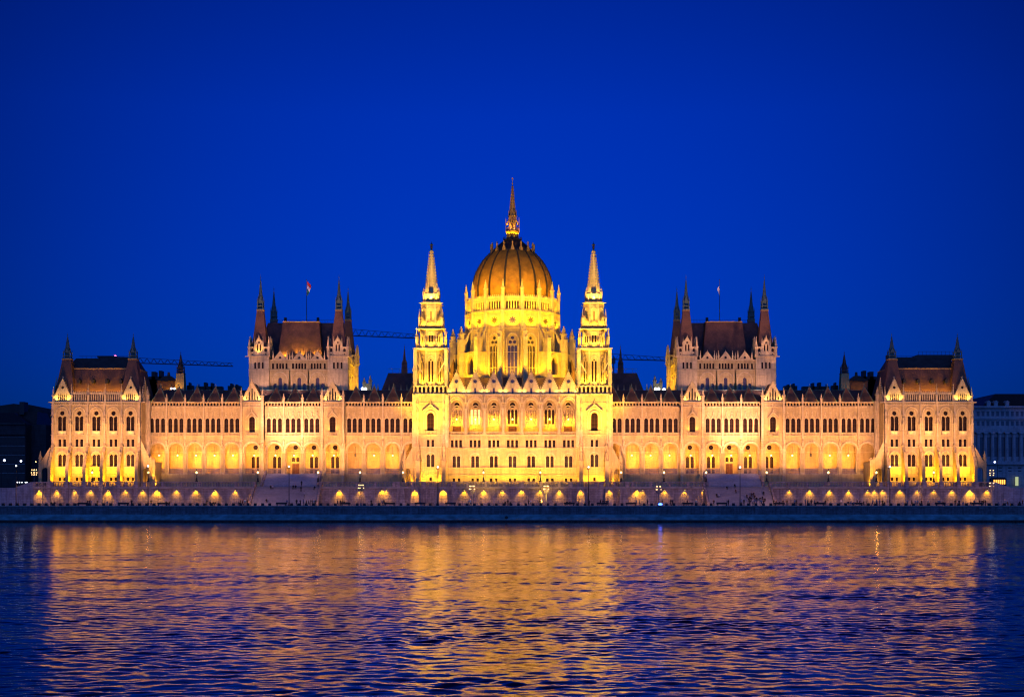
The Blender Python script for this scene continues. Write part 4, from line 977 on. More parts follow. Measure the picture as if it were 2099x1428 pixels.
        if kk in (2, 3, 4) or 4 < kk < 9:
            w.T = T; c.T = T; ra = R2*cos(pi/16)-1.4; hh = ra*tn
            w.panel([(-hh, 30), (hh, 30), (hh, z(731)), (-hh, z(731))], [opts(('p', 0, 0, 2.6, z(739)-z(775)), 0, z(775))], -ra, .9)
            c.box(-hh, hh, -ra-.2, -ra+.3, z(731.5), z(730)); c.band(0, z(748), 1.4, 1.65, -ra-.15, -ra, 1.4, legs=3.5)
            w.prismx([(-ra, z(731)), (-A1, z(728)), (-A1, z(731.5)), (-ra, z(732))], -hh, hh)
    w.T = None; c.T = None
    w.cone(0, cy, z(620), z(619), 13.7, 13.7, 16)
    part('drum_wall', w, [M['stone'], M['rib']], hold, org); part('drum_tracery', c, M['carved'], hold, org)
    # square body around the foot of the drum
    b = MB(); b.box(-17.5, 17.5, 14, 50, 30, z(783)); b.prism([(-22, 33), (-17.4, z(745)), (-17.4, 33)], 16, 48); b.prism([(22, 33), (17.4, z(745)), (17.4, 33)], 16, 48)
    part('base_roof', b, M['roof'], hold, org)
    # shell
    prof = [(82.2, 618), (82.8, 608), (82.9, 598), (82.2, 588), (79.8, 577), (76.4, 565), (72.5, 556.5), (68.5, 549), (63.5, 540.5), (58, 533), (51, 525.5), (44.5, 519.5)]
    pr = [(r/k_/cos(pi/32), z(p)) for r, p in prof]
    s = MB(); s.lathe(0, cy, pr, 64, pi/64); sh = part('dome_shell', s, M['dome'], hold, (0, cy, z(618)))
    for pl in sh.data.polygons: pl.use_smooth = True
    for k in range(16):
        a = pi/16+k*pi/8-pi/2; rb = MB(); rb.T = Matrix.Translation((0, cy, 0)) @ Matrix.Rotation(a, 4, 'Z')
        vs = []; n = len(pr)
        for r, zz in pr: 
            for (dr, t) in ((-.2, -.42), (.2, -.34), (.28, 0), (.2, .34), (-.2, .42)): vs.append((r+dr, .72*t*(.45+.55*r/12.2), zz))
        rb.add(vs, [(i*5+j, i*5+j+1, (i+1)*5+j+1, (i+1)*5+j) for i in range(n-1) for j in range(4)])
        rb.T = rb.T @ Matrix.Identity(4)
        for (r, zz) in [((pr[i][0]+pr[i+1][0])/2, (pr[i][1]+pr[i+1][1])/2) for i in range(n-1)]: rb.box(r+.2, r+.36, -.09, .09, zz-.15, zz+.2)
        part('rib', rb, M['rib'], hold, (0, cy, z(618)))
    # dark cap with gilded dormers
    s = MB(); s.lathe(0, cy, [(44.8/k_, z(520)), (44.5/k_, z(517.5)), (38/k_, z(511)), (28/k_, z(502)), (21/k_, z(496)), (17/k_, z(493.5))], 32); part('dome_cap', s, M['rib'], hold, (0, cy, z(519)))
    for k in range(16):
        d = MB(); d.T = Matrix.Translation((0, cy, 0)) @ Matrix.Rotation(k*pi/8, 4, 'Z'); r = 43.6/k_
        d.prism([(-.55, z(519.5)), (.55, z(519.5)), (.5, z(515)), (.15, z(509.5)), (.06, z(503.5)), (0, z(500.5)), (-.06, z(503.5)), (-.15, z(509.5)), (-.5, z(515))], -r-.35, -r+.1); d.box(-.28, .28, -r-.2, -r+.1, z(505), z(504))
        d.box(-.42, .42, -r+.1, -r+1.4, z(519), z(514)); p_ = Vector((sin(k*pi/8)*r, cy-cos(k*pi/8)*r, z(519)))
        part('dormer', d, M['gilt'], hold, tuple(p_))
    s = MB(); s.lathe(0, cy, [(17/k_, z(494.5)), (19.3/k_, z(492.5)), (19.3/k_, z(491.5)), (11.5/k_, z(491.3))], 16)
    for k in range(16):
        a = k*pi/8; s.bar((18.6/k_*cos(a), cy+18.6/k_*sin(a), z(492)), (18.6/k_*cos(a), cy+18.6/k_*sin(a), z(486.5)), .14); s.bar((18.6/k_*cos(a), cy+18.6/k_*sin(a), z(489)), (18.6/k_*cos(a+pi/8), cy+18.6/k_*sin(a+pi/8), z(489)), .12)
        s.bar((11.4/k_*cos(a), cy+11.4/k_*sin(a), z(491.5)), (11.4/k_*cos(a), cy+11.4/k_*sin(a), z(481)), .22)
    s.cone(0, cy, z(491.5), z(480.5), 10.6/k_, 10.2/k_, 16)
    part('cap_gallery', s, M['rib'], hold, (0, cy, z(494)))
    s = MB(); s.lathe(0, cy, [(10.5/k_, z(481.2)), (13.3/k_, z(479)), (15.3/k_, z(475)), (15.3/k_, z(474)), (8/k_, z(473.8))], 8)
    part('lantern_bowl', s, M['gilt'], hold, (0, cy, z(481)))
    s = MB()
    for k in range(8):
        a = pi/8+k*pi/4; x, y = cos(a), cy*0+sin(a)
        P = lambda r, zz: (r/k_*x, cy+r/k_*y, z(zz))
        s.bar(P(14.6, 474), P(14.6, 451), .22); s.bar(P(14.6, 451), P(14.6, 447), .1)
        a2 = a+pi/4; Q = lambda r, zz: (r/k_*cos(a2), cy+r/k_*sin(a2), z(zz))
        s.bar(P(14.6, 468.5), Q(14.6, 468.5), .2); s.bar(P(14.6, 473.5), Q(14.6, 473.5), .16); s.bar(P(14.6, 468.5), Q(14.6, 473.5), .1); s.bar(P(14.6, 473.5), Q(14.6, 468.5), .1)
        s.bar(P(7.2, 474), P(7.2, 446), .34); s.bar(P(13.6, 461), P(7.4, 450), .22); s.bar(P(7.4, 452), Q(7.4, 452), .3)
        T = Matrix.Translation((0, cy, 0)) @ Matrix.Rotation(a+pi/8+pi/2, 4, 'Z'); s.T = T; s.chevron(0, z(452), .75, 1.5, .18, -8.1/k_, -7.3/k_); s.chevron(0, z(441.5), .62, 1.4, .16, -7.9/k_, -7.0/k_); s.T = None
        s.bar(P(8.6, 443.5), P(8.6, 432), .14); s.bar(P(10.5, 443), P(6, 443), .14)
    s.cone(0, cy, z(474), z(446), 4/k_, 3.6/k_, 8); s.cone(0, cy, z(446), z(441), 7.8/k_, 7.8/k_, 8); s.cone(0, cy, z(443.4), z(442.4), 9.5/k_, 9.5/k_, 8)
    part('lantern', s, M['gilt'], hold, (0, cy, z(474)))
    s = MB(); s.cone(0, cy, z(441), z(381), 6.3/k_, .9/k_, 8)
    for i in range(19):
        t = i/19; zz = z(441-60*t); r = (6.3-5.4*t)/k_
        for k in range(8): 
            s.T = Matrix.Translation((0, cy, 0)) @ Matrix.Rotation(pi/8+k*pi/4, 4, 'Z'); s.box(r-.02, r+.2, -.07, .07, zz, zz+.22)
    s.T = None; s.cone(0, cy, z(381), z(369), .12, .07, 6); s.cone(0, cy, z(377), z(375.5), .22, .22, 6); s.cone(0, cy, z(369), z(365), .06, .22, 6)
    s.bar((-.35, cy, z(367.2)), (.35, cy, z(367.2)), .09)
    part('spire', s, M['gilt'], hold, (0, cy, z(441)))
    # ---- lamps on the drum
    for k in range(-4, 5):
        a = (k)*pi/8; d = Vector((sin(a), -cos(a), 0))
        f = 1.0 if abs(k) < 3 else .8
        for (rr, zz, tr, tz, pw) in ((17.6, z(783)+.6, 14.2, z(725), 900), (15.9, z(682)+.5, 14.0, z(650), 700)):
            if abs(k) > 1 and rr > 17: rr += 4.6
            p = Vector((0, cy, zz))+d*rr; t = Vector((0, cy, tz))+d*tr
            light(tuple(p), pw*f, (1, .5, .002) if zz < 62 else (1, .55, .004), tuple(t), 140, .3)
        a += pi/16; d = Vector((sin(a), -cos(a), 0)); p = Vector((0, cy, z(783)+.5))+d*21.6; t = Vector((0, cy, z(700)))+d*19.2
        if k < 4: light(tuple(p), 900*f, (1, .52, .004), tuple(t), 70, .25)
    for k in range(-4, 5):   # lamps on the cornice light the shell
        a = k*pi/8; d = Vector((sin(a), -cos(a), 0)); p = Vector((0, cy, z(622)))+d*16.2
        light(tuple(p), 500, (1, .5, .002), tuple(Vector((0, cy, z(565)))+d*9), 95, .3)
        p = Vector((0, cy, z(650)+.8))+d*15.3; light(tuple(p), 260, (1, .58, .02), tuple(Vector((0, cy, z(618)))+d*13.8), 150, .3)
    for k in range(8):
        a = k*pi/4+pi/8; light((2.4*cos(a), cy+2.4*sin(a), z(490)), 170, (1, .5, .01), (2.2*cos(a), cy+2.2*sin(a), z(470)), 120, .15)
        light((1.7*cos(a), cy+1.7*sin(a), z(472)), 150, (1, .5, .02), (0, cy, z(430)), 110, .15)
    for x in (-30, 30): light((x*.5, 8, z(800)), 2000, (1, .50, .03), (0, cy, z(565)), 50, .5)
dome()

# ---------------------------------------------------------------- dark roofs, spirelet and pinnacles between the dome and the blocks
def midroof(sx):
    hold = place('connecting_roof', None, parl, (sx*38, 24, 33)); 
    r = MB(sx); yr = 26; zt = Z(765.5, yr); r.hexa(ax(768, 24) if False else 18, ax(765, 22), 18, 36, 31, 18, ax(797, yr), 24, 30, zt)
    r.mi = 1
    for i in range(8): r.bar((22+i*2.0, 25, zt), (22+i*2.0, 25, zt+1.4), .07)
    r.bar((22, 25, zt+1.4), (37.4, 25, zt+1.4), .09)
    for i in range(8): r.pinnacle(24+i*1.75, 15.5, Z(806, 15), .42, 2.6)
    for i in range(5): r.pinnacle(39.5+i*1.4, 15.5, Z(806, 15), .5, 3.0-.3*i)
    part('roof', r, [M['roof2'], M['stone']], hold, (sx*38, 24, 31))
    sp = MB(sx); cx = ax(829.5, yr); sp.sq(cx, 25, zt, zt+1.8, .85, .8); spirelet(sp, cx, 25, zt+.6, .8, Z(706, 25)); part('spire', sp, M['roof'], hold, (sx*cx, 25, zt))
    w = MB(sx); w.box(20, 47, 14, 15, 30, Z(806, 15)); w.box(41.5, 44, 15.5, 18, 33, Z(786, 16)); w.pinnacle(41.8, 15.8, Z(790, 16), .9, 3.0); w.pinnacle(43.6, 15.8, Z(792, 16), .9, 2.6); part('parapet', w, M['stone'], hold, (sx*38, 14, 31))
    for x, pw in ((42.5, 260), (37.5, 90), (31, 70)): light((sx*x, 13.2, 34.2), pw, GOLD, (sx*x, 15.2, 36.5), 140, .15)
    # inner turret spire between pavilion and wing
    t = MB(sx); yy = 30; cx = ax(370.5, yy); zt = Z(766, yy); t.sq(cx, yy, 30, zt, 1.9, 1.15); t2 = MB(sx); spirelet(t2, cx, yy, zt, 1.1, Z(719, yy))
    part('turret', t, M['stone'], hold, (sx*cx, yy, 30)); part('spire', t2, M['roof'], hold, (sx*cx, yy, zt))
    light((sx*(cx+1), yy-4, Z(800, 24)), 170 if sx < 0 else 20, GOLD, (sx*cx, yy, zt), 90, .2)
    d = MB(sx); cx = ax(345, 34); d.box(cx-2.6, cx+3, 32, 38, 30, Z(782, 34)); d.hexa(cx-2.9, cx+3.3, 31.6, 38, Z(782, 34), cx-.6, cx+1, 34, 36, Z(770, 34)); d.sq(cx+.1, 35, Z(771, 34), Z(762, 34), .4, .3); part('lantern_roof', d, M['roof'], hold, (sx*cx, 34, 30))
    light((sx*(cx), 29.5, Z(800, 30)), 90 if sx < 0 else 50, GOLD, (sx*cx, 34, Z(782, 34)), 110, .2)
    ch = MB(sx)
    random.seed(5)
    for (p0, p1, zt_) in ((300, 352, 778), (306, 334, 772), (312, 320, 762), (327, 333, 760), (384, 396, 790), (388, 390, 784), (404, 456, 792), (419, 424, 784), (433, 437, 785), (468, 494, 791), (473, 476, 786), (484, 487, 788)):
        ch.box(ax(p1, 38), ax(p0, 38), 37, 40, 30, Z(zt_, 38))
    for p_ in range(300, 498, 6): 
        if random.random() < .6: ch.box(ax(p_, 37)-.15, ax(p_, 37)+.15, 36.8, 37, 38, Z(random.uniform(787, 794), 37))
    part('rear_chimneys', ch, M['rib'], hold, (sx*90, 38, 30))
for s_ in (-1, 1): midroof(s_)
M_body = MB(); M_body.box(-118, 118, 18.2, 40, TZ, 31); part('rear_body', M_body, M['rib'], parl, (0, 20, TZ))

# ---------------------------------------------------------------- terrace, stairs, quay
YT = -11.0; DZ = 4.3; CZt = Z(998.6, YT); TB = Z(987.2, YT)
st_a = (ax(655, YT), ax(523.5, YT))      # stair opening, |x|
WPX = {-1: [81, 117, 152.5, 186.6, 222.5, 257.8, 293, 323, 362.5, 401.4, 440.7, 483, 519.5, 656, 695.7, 739, 783, 792.5, 817.5, 827, 850.9, 909, 951.7, 991, 1029],
       1: [1068.4, 1107, 1146.5, 1189.4, 1247.6, 1271, 1281, 1306, 1317, 1361.8, 1403.7, 1442, 1578, 1617.5, 1659, 1700, 1739, 1778, 1792, 1808.5, 1844, 1880, 1914, 1951, 1987, 2023]}
WPW = {81: 1.6, 222.5: 2, 323: 2, 440.7: 1.5, 695.7: 1.7, 850.9: 2.2, 909: 2.4, 991: 1.2, 1271: 1.9, 1306: 1.9, 1578: 1.5, 1987: 2.6, 1844: .9, 739: .5, 792.5: .45, 1880: .4, 186.6: .6, 293: .9, 1247.6: 1.1, 1189.4: 1.3, 1792: .9, 362.5: .6, 401.4: .9}
def terrace(x0, x1, name_label, piers):
    e = empty('terrace_wall', ((x0+x1)/2, YT, DZ), name_label, 'wall', 'terrace retaining walls')
    w = MB(); w.box(x0, x1, YT, YT+1.2, DZ, CZt-.3); w.box(x0, x1, YT-.35, YT, DZ, DZ+.85); w.box(x0, x1, YT-.6, YT-.35, DZ, DZ+.4)
    for x in piers: w.box(x-.55, x+.55, YT-.22, YT, DZ+.85, CZt-.3)
    w.build('wall', M['terr'], e, ((x0+x1)/2, YT, DZ))
    c = MB(); c.box(x0-.1, x1+.1, YT-.4, YT+1.2, CZt-.3, CZt); c.box(x0, x1, YT-.25, YT+.2, CZt, CZt+.22); c.build('coping', M['pave'], e, ((x0+x1)/2, YT, CZt))
    b = MB(); b.box(x0, x1, YT-.28, YT+.18, TB-.2, TB)
    n = int((x1-x0)/.42)
    for i in range(n):
        xx = x0+(i+.5)*(x1-x0)/n; b.cone(xx, YT-.05, CZt+.22, TB-.2, .1, .1, 6) if i % 12 else b.box(xx-.3, xx+.3, YT-.22, YT+.12, CZt+.22, TB-.2)
    b.build('balustrade', M['terr'], e, ((x0+x1)/2, YT, CZt+.22))
    for x in piers: 
        p = MB(); p.box(x-.6, x+.6, YT-.36, YT+.25, CZt, TB+.1); p.build('pedestal', M['terr'], e, (x, YT, CZt))
    return e
xl, xr = X(68.5, YT), X(2034, YT)
pp = [X(p, YT) for p in (100, 136, 172, 207, 243, 279)]
terrace(xl, -st_a[1], 'left stretch of the stone terrace wall, with wall lamps, ending at the left stairs', pp)
terrace(-st_a[0], st_a[0], 'long central stone terrace wall and balustrade between the two stairs', [X(p, YT) for p in (815, 868, 930, 1169, 1232, 1285)])
terrace(st_a[1], xr, 'right stretch of the stone terrace wall, with wall lamps, beyond the right stairs', [-x for x in pp])
for x in (X(851, YT), X(909, YT), X(1190, YT), X(1248, YT), X(822, YT), X(1278, YT)):   # battered plinths
    m = MB(); m.hexa(x-1.3, x+1.3, YT-1.6, YT, DZ, x-.95, x+.95, YT-.9, YT, CZt-.35); m.box(x-1.5, x+1.5, YT-1.8, YT, DZ, DZ+.75)
    tag(m.build('wall_plinth', M['terr'], None, (x, YT, DZ)), 'battered stone plinth against the terrace wall, lit by a lamp at its head', 'plinth', 'battered plinths on the central terrace wall')
t = MB(); t.box(xl, -st_a[1], YT+1.2, 20, 4, TZ); t.box(-st_a[0], st_a[0], YT+1.2, 20, 4, TZ); t.box(st_a[1], xr, YT+1.2, 20, 4, TZ); t.box(-st_a[1], -st_a[0], -8.5, 20, 4, TZ); t.box(st_a[0], st_a[1], -8.5, 20, 4, TZ)
tag(t.build('terrace_ground', M['pave'], None, (0, 0, TZ)), kind='structure')
FIX = MB(); FIX.box(-.16, .16, -.34, 0, 0, .1); FIX.hexa(-.2, .2, -.5, -.2, -.16, -.12, .12, -.42, -.24, 0); FIXM = FIX.mesh('wall_lamp', M['iron'])
LENS = MB(); LENS.box(-.16, .16, -.46, -.24, -.19, -.17); LENSM = LENS.mesh('lens', M['bulb'])
for sgn, seg in ((-1, 'left'), (1, 'right')):
    L = WPX[sgn]; nL = 0
    L = L if sgn < 0 else L[::-1]
    for px in L:
        nL += 1
        x = X(px, YT); y = YT-(1.0 if any(abs(px-q) < 2 for q in (850.9, 909, 1189.4, 1247.6)) else .02)
        if nL <= 20: lab = f'wall lamp on the terrace wall, {ORD[nL-1]} from its {seg} end'
        else: lab = f'wall lamp on the central terrace wall, {ORD[25-nL if sgn < 0 else 26-nL]} one {seg} of the middle of the dome'
        o = place('wall_lamp', FIXM, None, (x, y, CZt-.5)); tag(o, lab, 'wall lamp', 'lamps on the terrace wall'); place('lens', LENSM, o, (x, y, CZt-.5))
        pw = WPW.get(px, random.uniform(.45, 1.1))
        light((x, y-.45-.2*random.random(), CZt-.72), 250*pw, (1, .43, .002), (x+random.uniform(-.3, .3), y+.35, CZt-3.4), random.uniform(84, 112), .06, .9)
# stairs
def stairs(sx):
    side = 'left' if sx < 0 else 'right'
    a, b = st_a; cx = sx*(a+b)/2
    e = empty('stone_staircase', (cx, -14, DZ), f'wide stone staircase on the {side}, rising from the promenade to the arcade', 'staircase', 'wide stone stairs')
    n = 32; m = MB(sx)
    for i in range(n):
        z0 = DZ+(TZ-DZ)*i/n; y0 = -18+8.2*i/n; m.box(a+.01, b-.01, y0, -8.4, z0+.002*i, DZ+(TZ-DZ)*(i+1)/n)
    m.build('lower_steps', M['steps'], e, (cx, -14, DZ))
    m = MB(sx); ua, ub = ax(655, -4), ax(541, -4); n = 20; z1 = Z(971, 0)
    for i in range(n): m.box(ua, ub, -7.6+6.5*i/n, -.2, TZ+(z1-TZ)*i/n, TZ+(z1-TZ)*(i+1)/n)
    m.build('upper_steps', M['steps'], e, (cx, -4, TZ))
    for x0 in (a, b):
        q = MB(sx); lo, hi = (x0-.55, x0) if x0 == a else (x0, x0+.55)
        q.prismx([(-18.6, DZ), (-18.6, DZ+.9), (-18, DZ+1.0), (-9.9, TB), (-8.4, TB), (-8.4, DZ)], lo, hi); q.box(lo-.08, hi+.08, -18.9, -17.9, DZ, DZ+1.1)
        q.build('side_parapet', M['terr'], e, (sx*x0, -14, DZ))
    for x0 in (ua, ub):
        q = MB(sx)
        for i in range(7):
            yy = -7.8+i*1.05; zz = TZ+(z1-TZ)*max(0, (yy+7.6))/6.5; q.sq(x0, yy, zz-.4, zz+.8, .34, .28); q.cone(x0, yy, zz+.8, zz+1.15, .36, .2, 8)
        q.build('side_bollards', M['terr'], e, (sx*x0, -4, TZ))
for s_ in (-1, 1): stairs(s_)
# side ramps beyond the terrace
for sx in (-1, 1):
    x1 = xl if sx < 0 else xr; far = sx*240
    m = MB(); P = [(0, 0)]
    mm = MB(1); q = [(x1, DZ), (x1, TB), (x1+sx*1.2, TB), (x1+sx*6, 9.2+.0), (far, 9.2), (far, DZ)]
    if sx > 0: q = q[::-1]
    mm.prism(q, YT+1.5, 6)
    tag(mm.build('ramp_wall', M['bankw'] if 'bankw' in M else M['terr'], None, (x1, YT, DZ)), ('sloping grey stone ramp wall left of the lit terrace' if sx < 0 else 'sloping grey stone ramp wall right of the lit terrace'), 'wall', 'ramp walls at both ends')
g = MB(); g.box(-400, 400, 6, 400, 3.9, 9.15); tag(g.build('city_ground', M['deck'], None, (0, 200, 9)), kind='structure')
YQ = -26.0
d = MB(); d.box(-260, 260, YQ+.9, YT+3, 2, DZ); tag(d.build('promenade', M['deck'], None, (0, -18, DZ)), kind='structure')
e = empty('embankment_wall', (0, YQ, 0), 'long dark stone embankment wall with a pale sky-tinted ledge along the river', 'wall')
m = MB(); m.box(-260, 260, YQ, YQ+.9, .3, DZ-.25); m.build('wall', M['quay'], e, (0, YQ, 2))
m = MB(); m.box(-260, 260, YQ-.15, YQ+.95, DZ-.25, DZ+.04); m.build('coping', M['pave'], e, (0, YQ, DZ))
m = MB(); m.prismx([(YQ, .6), (YQ, 2.05), (YQ-2.6, .75), (YQ-2.6, .6)], -260, 260); m.build('ledge', M['ledge'], e, (0, YQ-1, 1))
m = MB(); m.prismx([(YQ, -.5), (YQ, .6), (YQ-2.62, .6), (YQ-2.9, .1), (YQ-3.1, -.5)], -260, 260)
random.seed(9)
for i in range(900):
    x = random.uniform(-170, 170); s = random.uniform(.1, .35); m.cone(x, YQ-2.9+random.uniform(-.3, .1), -.2, .1+s, s*1.2, s*.5, 5, random.random())
m.build('wet_footing', M['weed'], e, (0, YQ-2, 0))
m = MB(); m.T = Matrix.Translation((X(1038, YQ-2), YQ-2.2, 1.25)) @ Matrix.Rotation(pi/2, 4, 'X'); m.cone(0, 0, -.5, .25, .42, .42, 12)
tag(m.build('drain_outlet', M['weed'], None, (X(1038, YQ-2), YQ-2.2, 1.25)), 'round dark drain outlet on the pale ledge below the dome', 'drain outlet')

# water: one sheet
wm, n, b = nt('river_water')
tc = n.nodes.new('ShaderNodeTexCoord')
def noise(scale, det, rough, sxyz, dist=0):
    mp = n.nodes.new('ShaderNodeMapping'); mp.inputs['Scale'].default_value = sxyz; n.links.new(tc.outputs['Object'], mp.inputs[0])
    q = n.nodes.new('ShaderNodeTexNoise'); q.inputs['Scale'].default_value = scale; q.inputs['Detail'].default_value = det; q.inputs['Roughness'].default_value = rough; q.inputs['Distortion'].default_value = dist
    n.links.new(mp.outputs[0], q.inputs['Vector']); return q.outputs['Fac']
def mth(op, a, b_=None, v=None):
    q = n.nodes.new('ShaderNodeMath'); q.operation = op; n.links.new(a, q.inputs[0])
    if b_ is not None: n.links.new(b_, q.inputs[1])
    elif v is not None: q.inputs[1].default_value = v
    return q.outputs[0]
h = mth('ADD', mth('MULTIPLY', noise(.10, 7, .56, (.55, 1, 1), .25), v=WAVE_A), mth('MULTIPLY', noise(1.3, 3, .5, (.5, 1, 1), .5), v=WAVE_B))
bu = n.nodes.new('ShaderNodeBump'); bu.inputs['Strength'].default_value = 1; bu.inputs['Distance'].default_value = 1
n.links.new(h, bu.inputs['Height']); n.links.new(bu.outputs[0], b.inputs['Normal'])
b.inputs['Base Color'].default_value = (.002, .003, .012, 1); b.inputs['Roughness'].default_value = .065; b.inputs['IOR'].default_value = 1.28; b.inputs['Specular IOR Level'].default_value = .5
import numpy as np
rng = np.random.default_rng(4)
NR, NC = 1800, 760
t = np.linspace(0, 1, NR); dist = 30*(372/30)**t                       # rows get coarser with the distance from the near bank
yy = -D+dist; half = dist*.47+14
Xg = (np.linspace(-1, 1, NC)[None, :]*half[:, None]).astype(np.float32); Yg = np.repeat(yy[:, None], NC, 1).astype(np.float32); Hg = np.zeros_like(Xg)
dr = np.gradient(dist)
for i in range(64):
    lam = .22*(1.5/.22)**rng.random() if i < 57 else 3.0*(9/3.0)**rng.random(); th = rng.normal(0, .55)+(pi if rng.random() < .3 else 0); k = 2*pi/lam
    sl = SLOPE*(.75+.5*rng.random())*(1.15 if .5 < lam < 2 else .85 if lam < 3 else .4)
    fade = np.clip((lam/np.maximum(dr, .05)-2.2)/2.5, 0, 1)[:, None]
    ph = rng.random()*2*pi; g = 1+.55*np.sin(Xg*rng.normal(0, .05)+Yg*rng.normal(0, .035)+rng.random()*6)
    Hg += fade*g*sl/k*np.sin(k*(Xg*sin(th)+Yg*cos(th))+ph+.6*np.sin(Xg*.11+i)+.6*np.sin(Yg*.07+2*i))
PT = sum(np.sin(Xg*2*pi/(lx)*sg+Yg*2*pi/ly+ph) for lx, ly, sg, ph in ((70, 31, 1, .3), (46, 17, -1, 2), (30, 11, 1, 4), (95, 52, -1, 5), (21, 7.3, -1, 1)))/2.3
Hg *= np.clip(1+.34*PT, .4, 1.7)     # calmer and rougher patches of the surface
e_ = np.minimum(1, np.minimum(np.linspace(0, 1, NC), np.linspace(1, 0, NC))*25)[None, :]*np.minimum(1, t*40)[:, None]*np.minimum(1, (1-t)*200)[:, None]
Hg *= e_
co_ = np.stack([Xg, Yg, Hg], -1).reshape(-1, 3)
ex = np.array([(-900, -460, 0), (900, -460, 0), (900, -20, 0), (-900, -20, 0), (-half[0], -460, 0), (half[0], -460, 0), (-half[-1], -20, 0), (half[-1], -20, 0)], float)
ii = (np.arange(NR-1)[:, None]*NC+np.arange(NC-1)[None, :]).reshape(-1)
q4 = np.stack([ii, ii+1, ii+NC+1, ii+NC], -1); B_ = NR*NC
fs = q4.tolist()+[[B_, B_+4, 0], [B_+4, B_+5, NC-1]+list(range(NC-2, -1, -1)), [B_+5, B_+1, NC-1]]
fs += [[B_]+[r*NC for r in range(NR)]+[B_+6, B_+3], [B_+1, B_+2, B_+7]+[r*NC+NC-1 for r in range(NR-1, -1, -1)], [(NR-1)*NC+c_ for c_ in range(NC)]+[B_+7, B_+6]]
me = bpy.data.meshes.new('river_water'); vs = np.concatenate([co_, ex]); me.vertices.add(len(vs)); me.vertices.foreach_set('co', vs.ravel())
lt = np.array([len(f) for f in fs]); me.loops.add(int(lt.sum())); me.polygons.add(len(fs)); me.loops.foreach_set('vertex_index', np.concatenate([np.asarray(f) for f in ([q4.ravel()]+fs[len(q4):])]))
me.polygons.foreach_set('loop_start', np.concatenate([[0], np.cumsum(lt)[:-1]])); me.polygons.foreach_set('use_smooth', np.ones(len(fs), bool)); me.update(calc_edges=True); me.validate(); me.materials.append(wm)
tag(place('river_water', me), kind='structure')
# ---------------------------------------------------------------- lamp posts, candelabra, benches, blocks
def mast(px, top, y=-22.5, side=''):
    x = X(px, y); zt = Z(top, y)
    e = empty('lamp_mast', (x, y, DZ), side, 'lamp mast', 'tall lamp masts on the promenade')
    m = MB(); m.cone(x, y, DZ, DZ+1.0, .2, .16, 8); m.cone(x, y, DZ+1, zt, .12, .07, 8); m.bar((x-.4, y, zt-.4), (x+.4, y, zt-.4), .1); m.box(x-.5, x-.2, y-.1, y+.25, zt-.5, zt-.2); m.build('pole', M['iron'], e, (x, y, DZ))
    place('bulb', BMAST, e, (x, y, zt+.1))
BMAST = bulb_mesh(.22, M['bulbw']); BSM = bulb_mesh(.15, M['globe']); 
MASTS = [(33, 955, 'tall white lamp mast in front of the dark building at the far left'), (303.5, 955.5, 'tall lamp mast beside the inner corner of the left end pavilion'), (592.5, 956.5, 'tall lamp mast in front of the left stairs'), (897.5, 957.5, 'tall lamp mast in front of the left spired tower'),
         (1206.5, 957.5, 'tall lamp mast in front of the right spired tower'), (1517, 958, 'tall lamp mast in front of the right stairs'), (1824, 957, 'tall lamp mast beside the inner corner of the right end pavilion')]
for p, t, l in MASTS: mast(p, t, side=l)
def terrace_lamp(px, label, y=YT+.1, on=True):
    x = X(px, y); z0 = TB; zt = Z(962.5, y)
    e = empty('terrace_lamp', (x, y, z0), label, 'lamp post', 'lantern posts on the terrace balustrade')
    m = MB(); m.lathe(x, y, [(.34, z0), (.36, z0+.25), (.2, z0+.5), (.26, z0+.9), (.12, z0+1.1), (.07, z0+1.3), (.07, zt-1.15), (.16, zt-1.05)], 8); m.lathe(x, y, [(.33, zt-.42), (.16, zt-.15), (.05, zt+.1), (.02, zt+.35)], 6)
    for k in range(6): m.bar((x+.17*cos(k*pi/3), y+.17*sin(k*pi/3), zt-1.05), (x+.31*cos(k*pi/3), y+.31*sin(k*pi/3), zt-.42), .03)
    m.build('post', M['iron'], e, (x, y, z0)); place('bulb', BULBT, e, (x, y, zt-.72))
    light((x, y, zt-.72), 22, AMB, radius=.3)
BULBT = bulb_mesh(.27, M['bulb'], zs=1.2)
for px, l in ((189, 'in front of the left end pavilion'), (304, 'beside the inner corner of the left end pavilion'), (403, 'in front of the left arcade'), (528.5, 'at the outer edge of the left stairs'), (652, 'at the inner edge of the left stairs'),
              (738, 'between the left stairs and the left spired tower'), (826, 'beside the outer foot of the left spired tower'), (991, 'left one of the two before the central front'), (1107.5, 'right one of the two before the central front'),
              (1273, 'beside the outer foot of the right spired tower'), (1361, 'between the right spired tower and the right stairs'), (1447.5, 'at the inner edge of the right stairs'), (1571.5, 'at the outer edge of the right stairs'), (1698, 'in front of the right arcade'),
              (1796.5, 'beside the inner corner of the right end pavilion'), (1914, 'in front of the right end pavilion')):
    terrace_lamp(px, 'lit lantern post on the terrace, '+l, YT+.1)
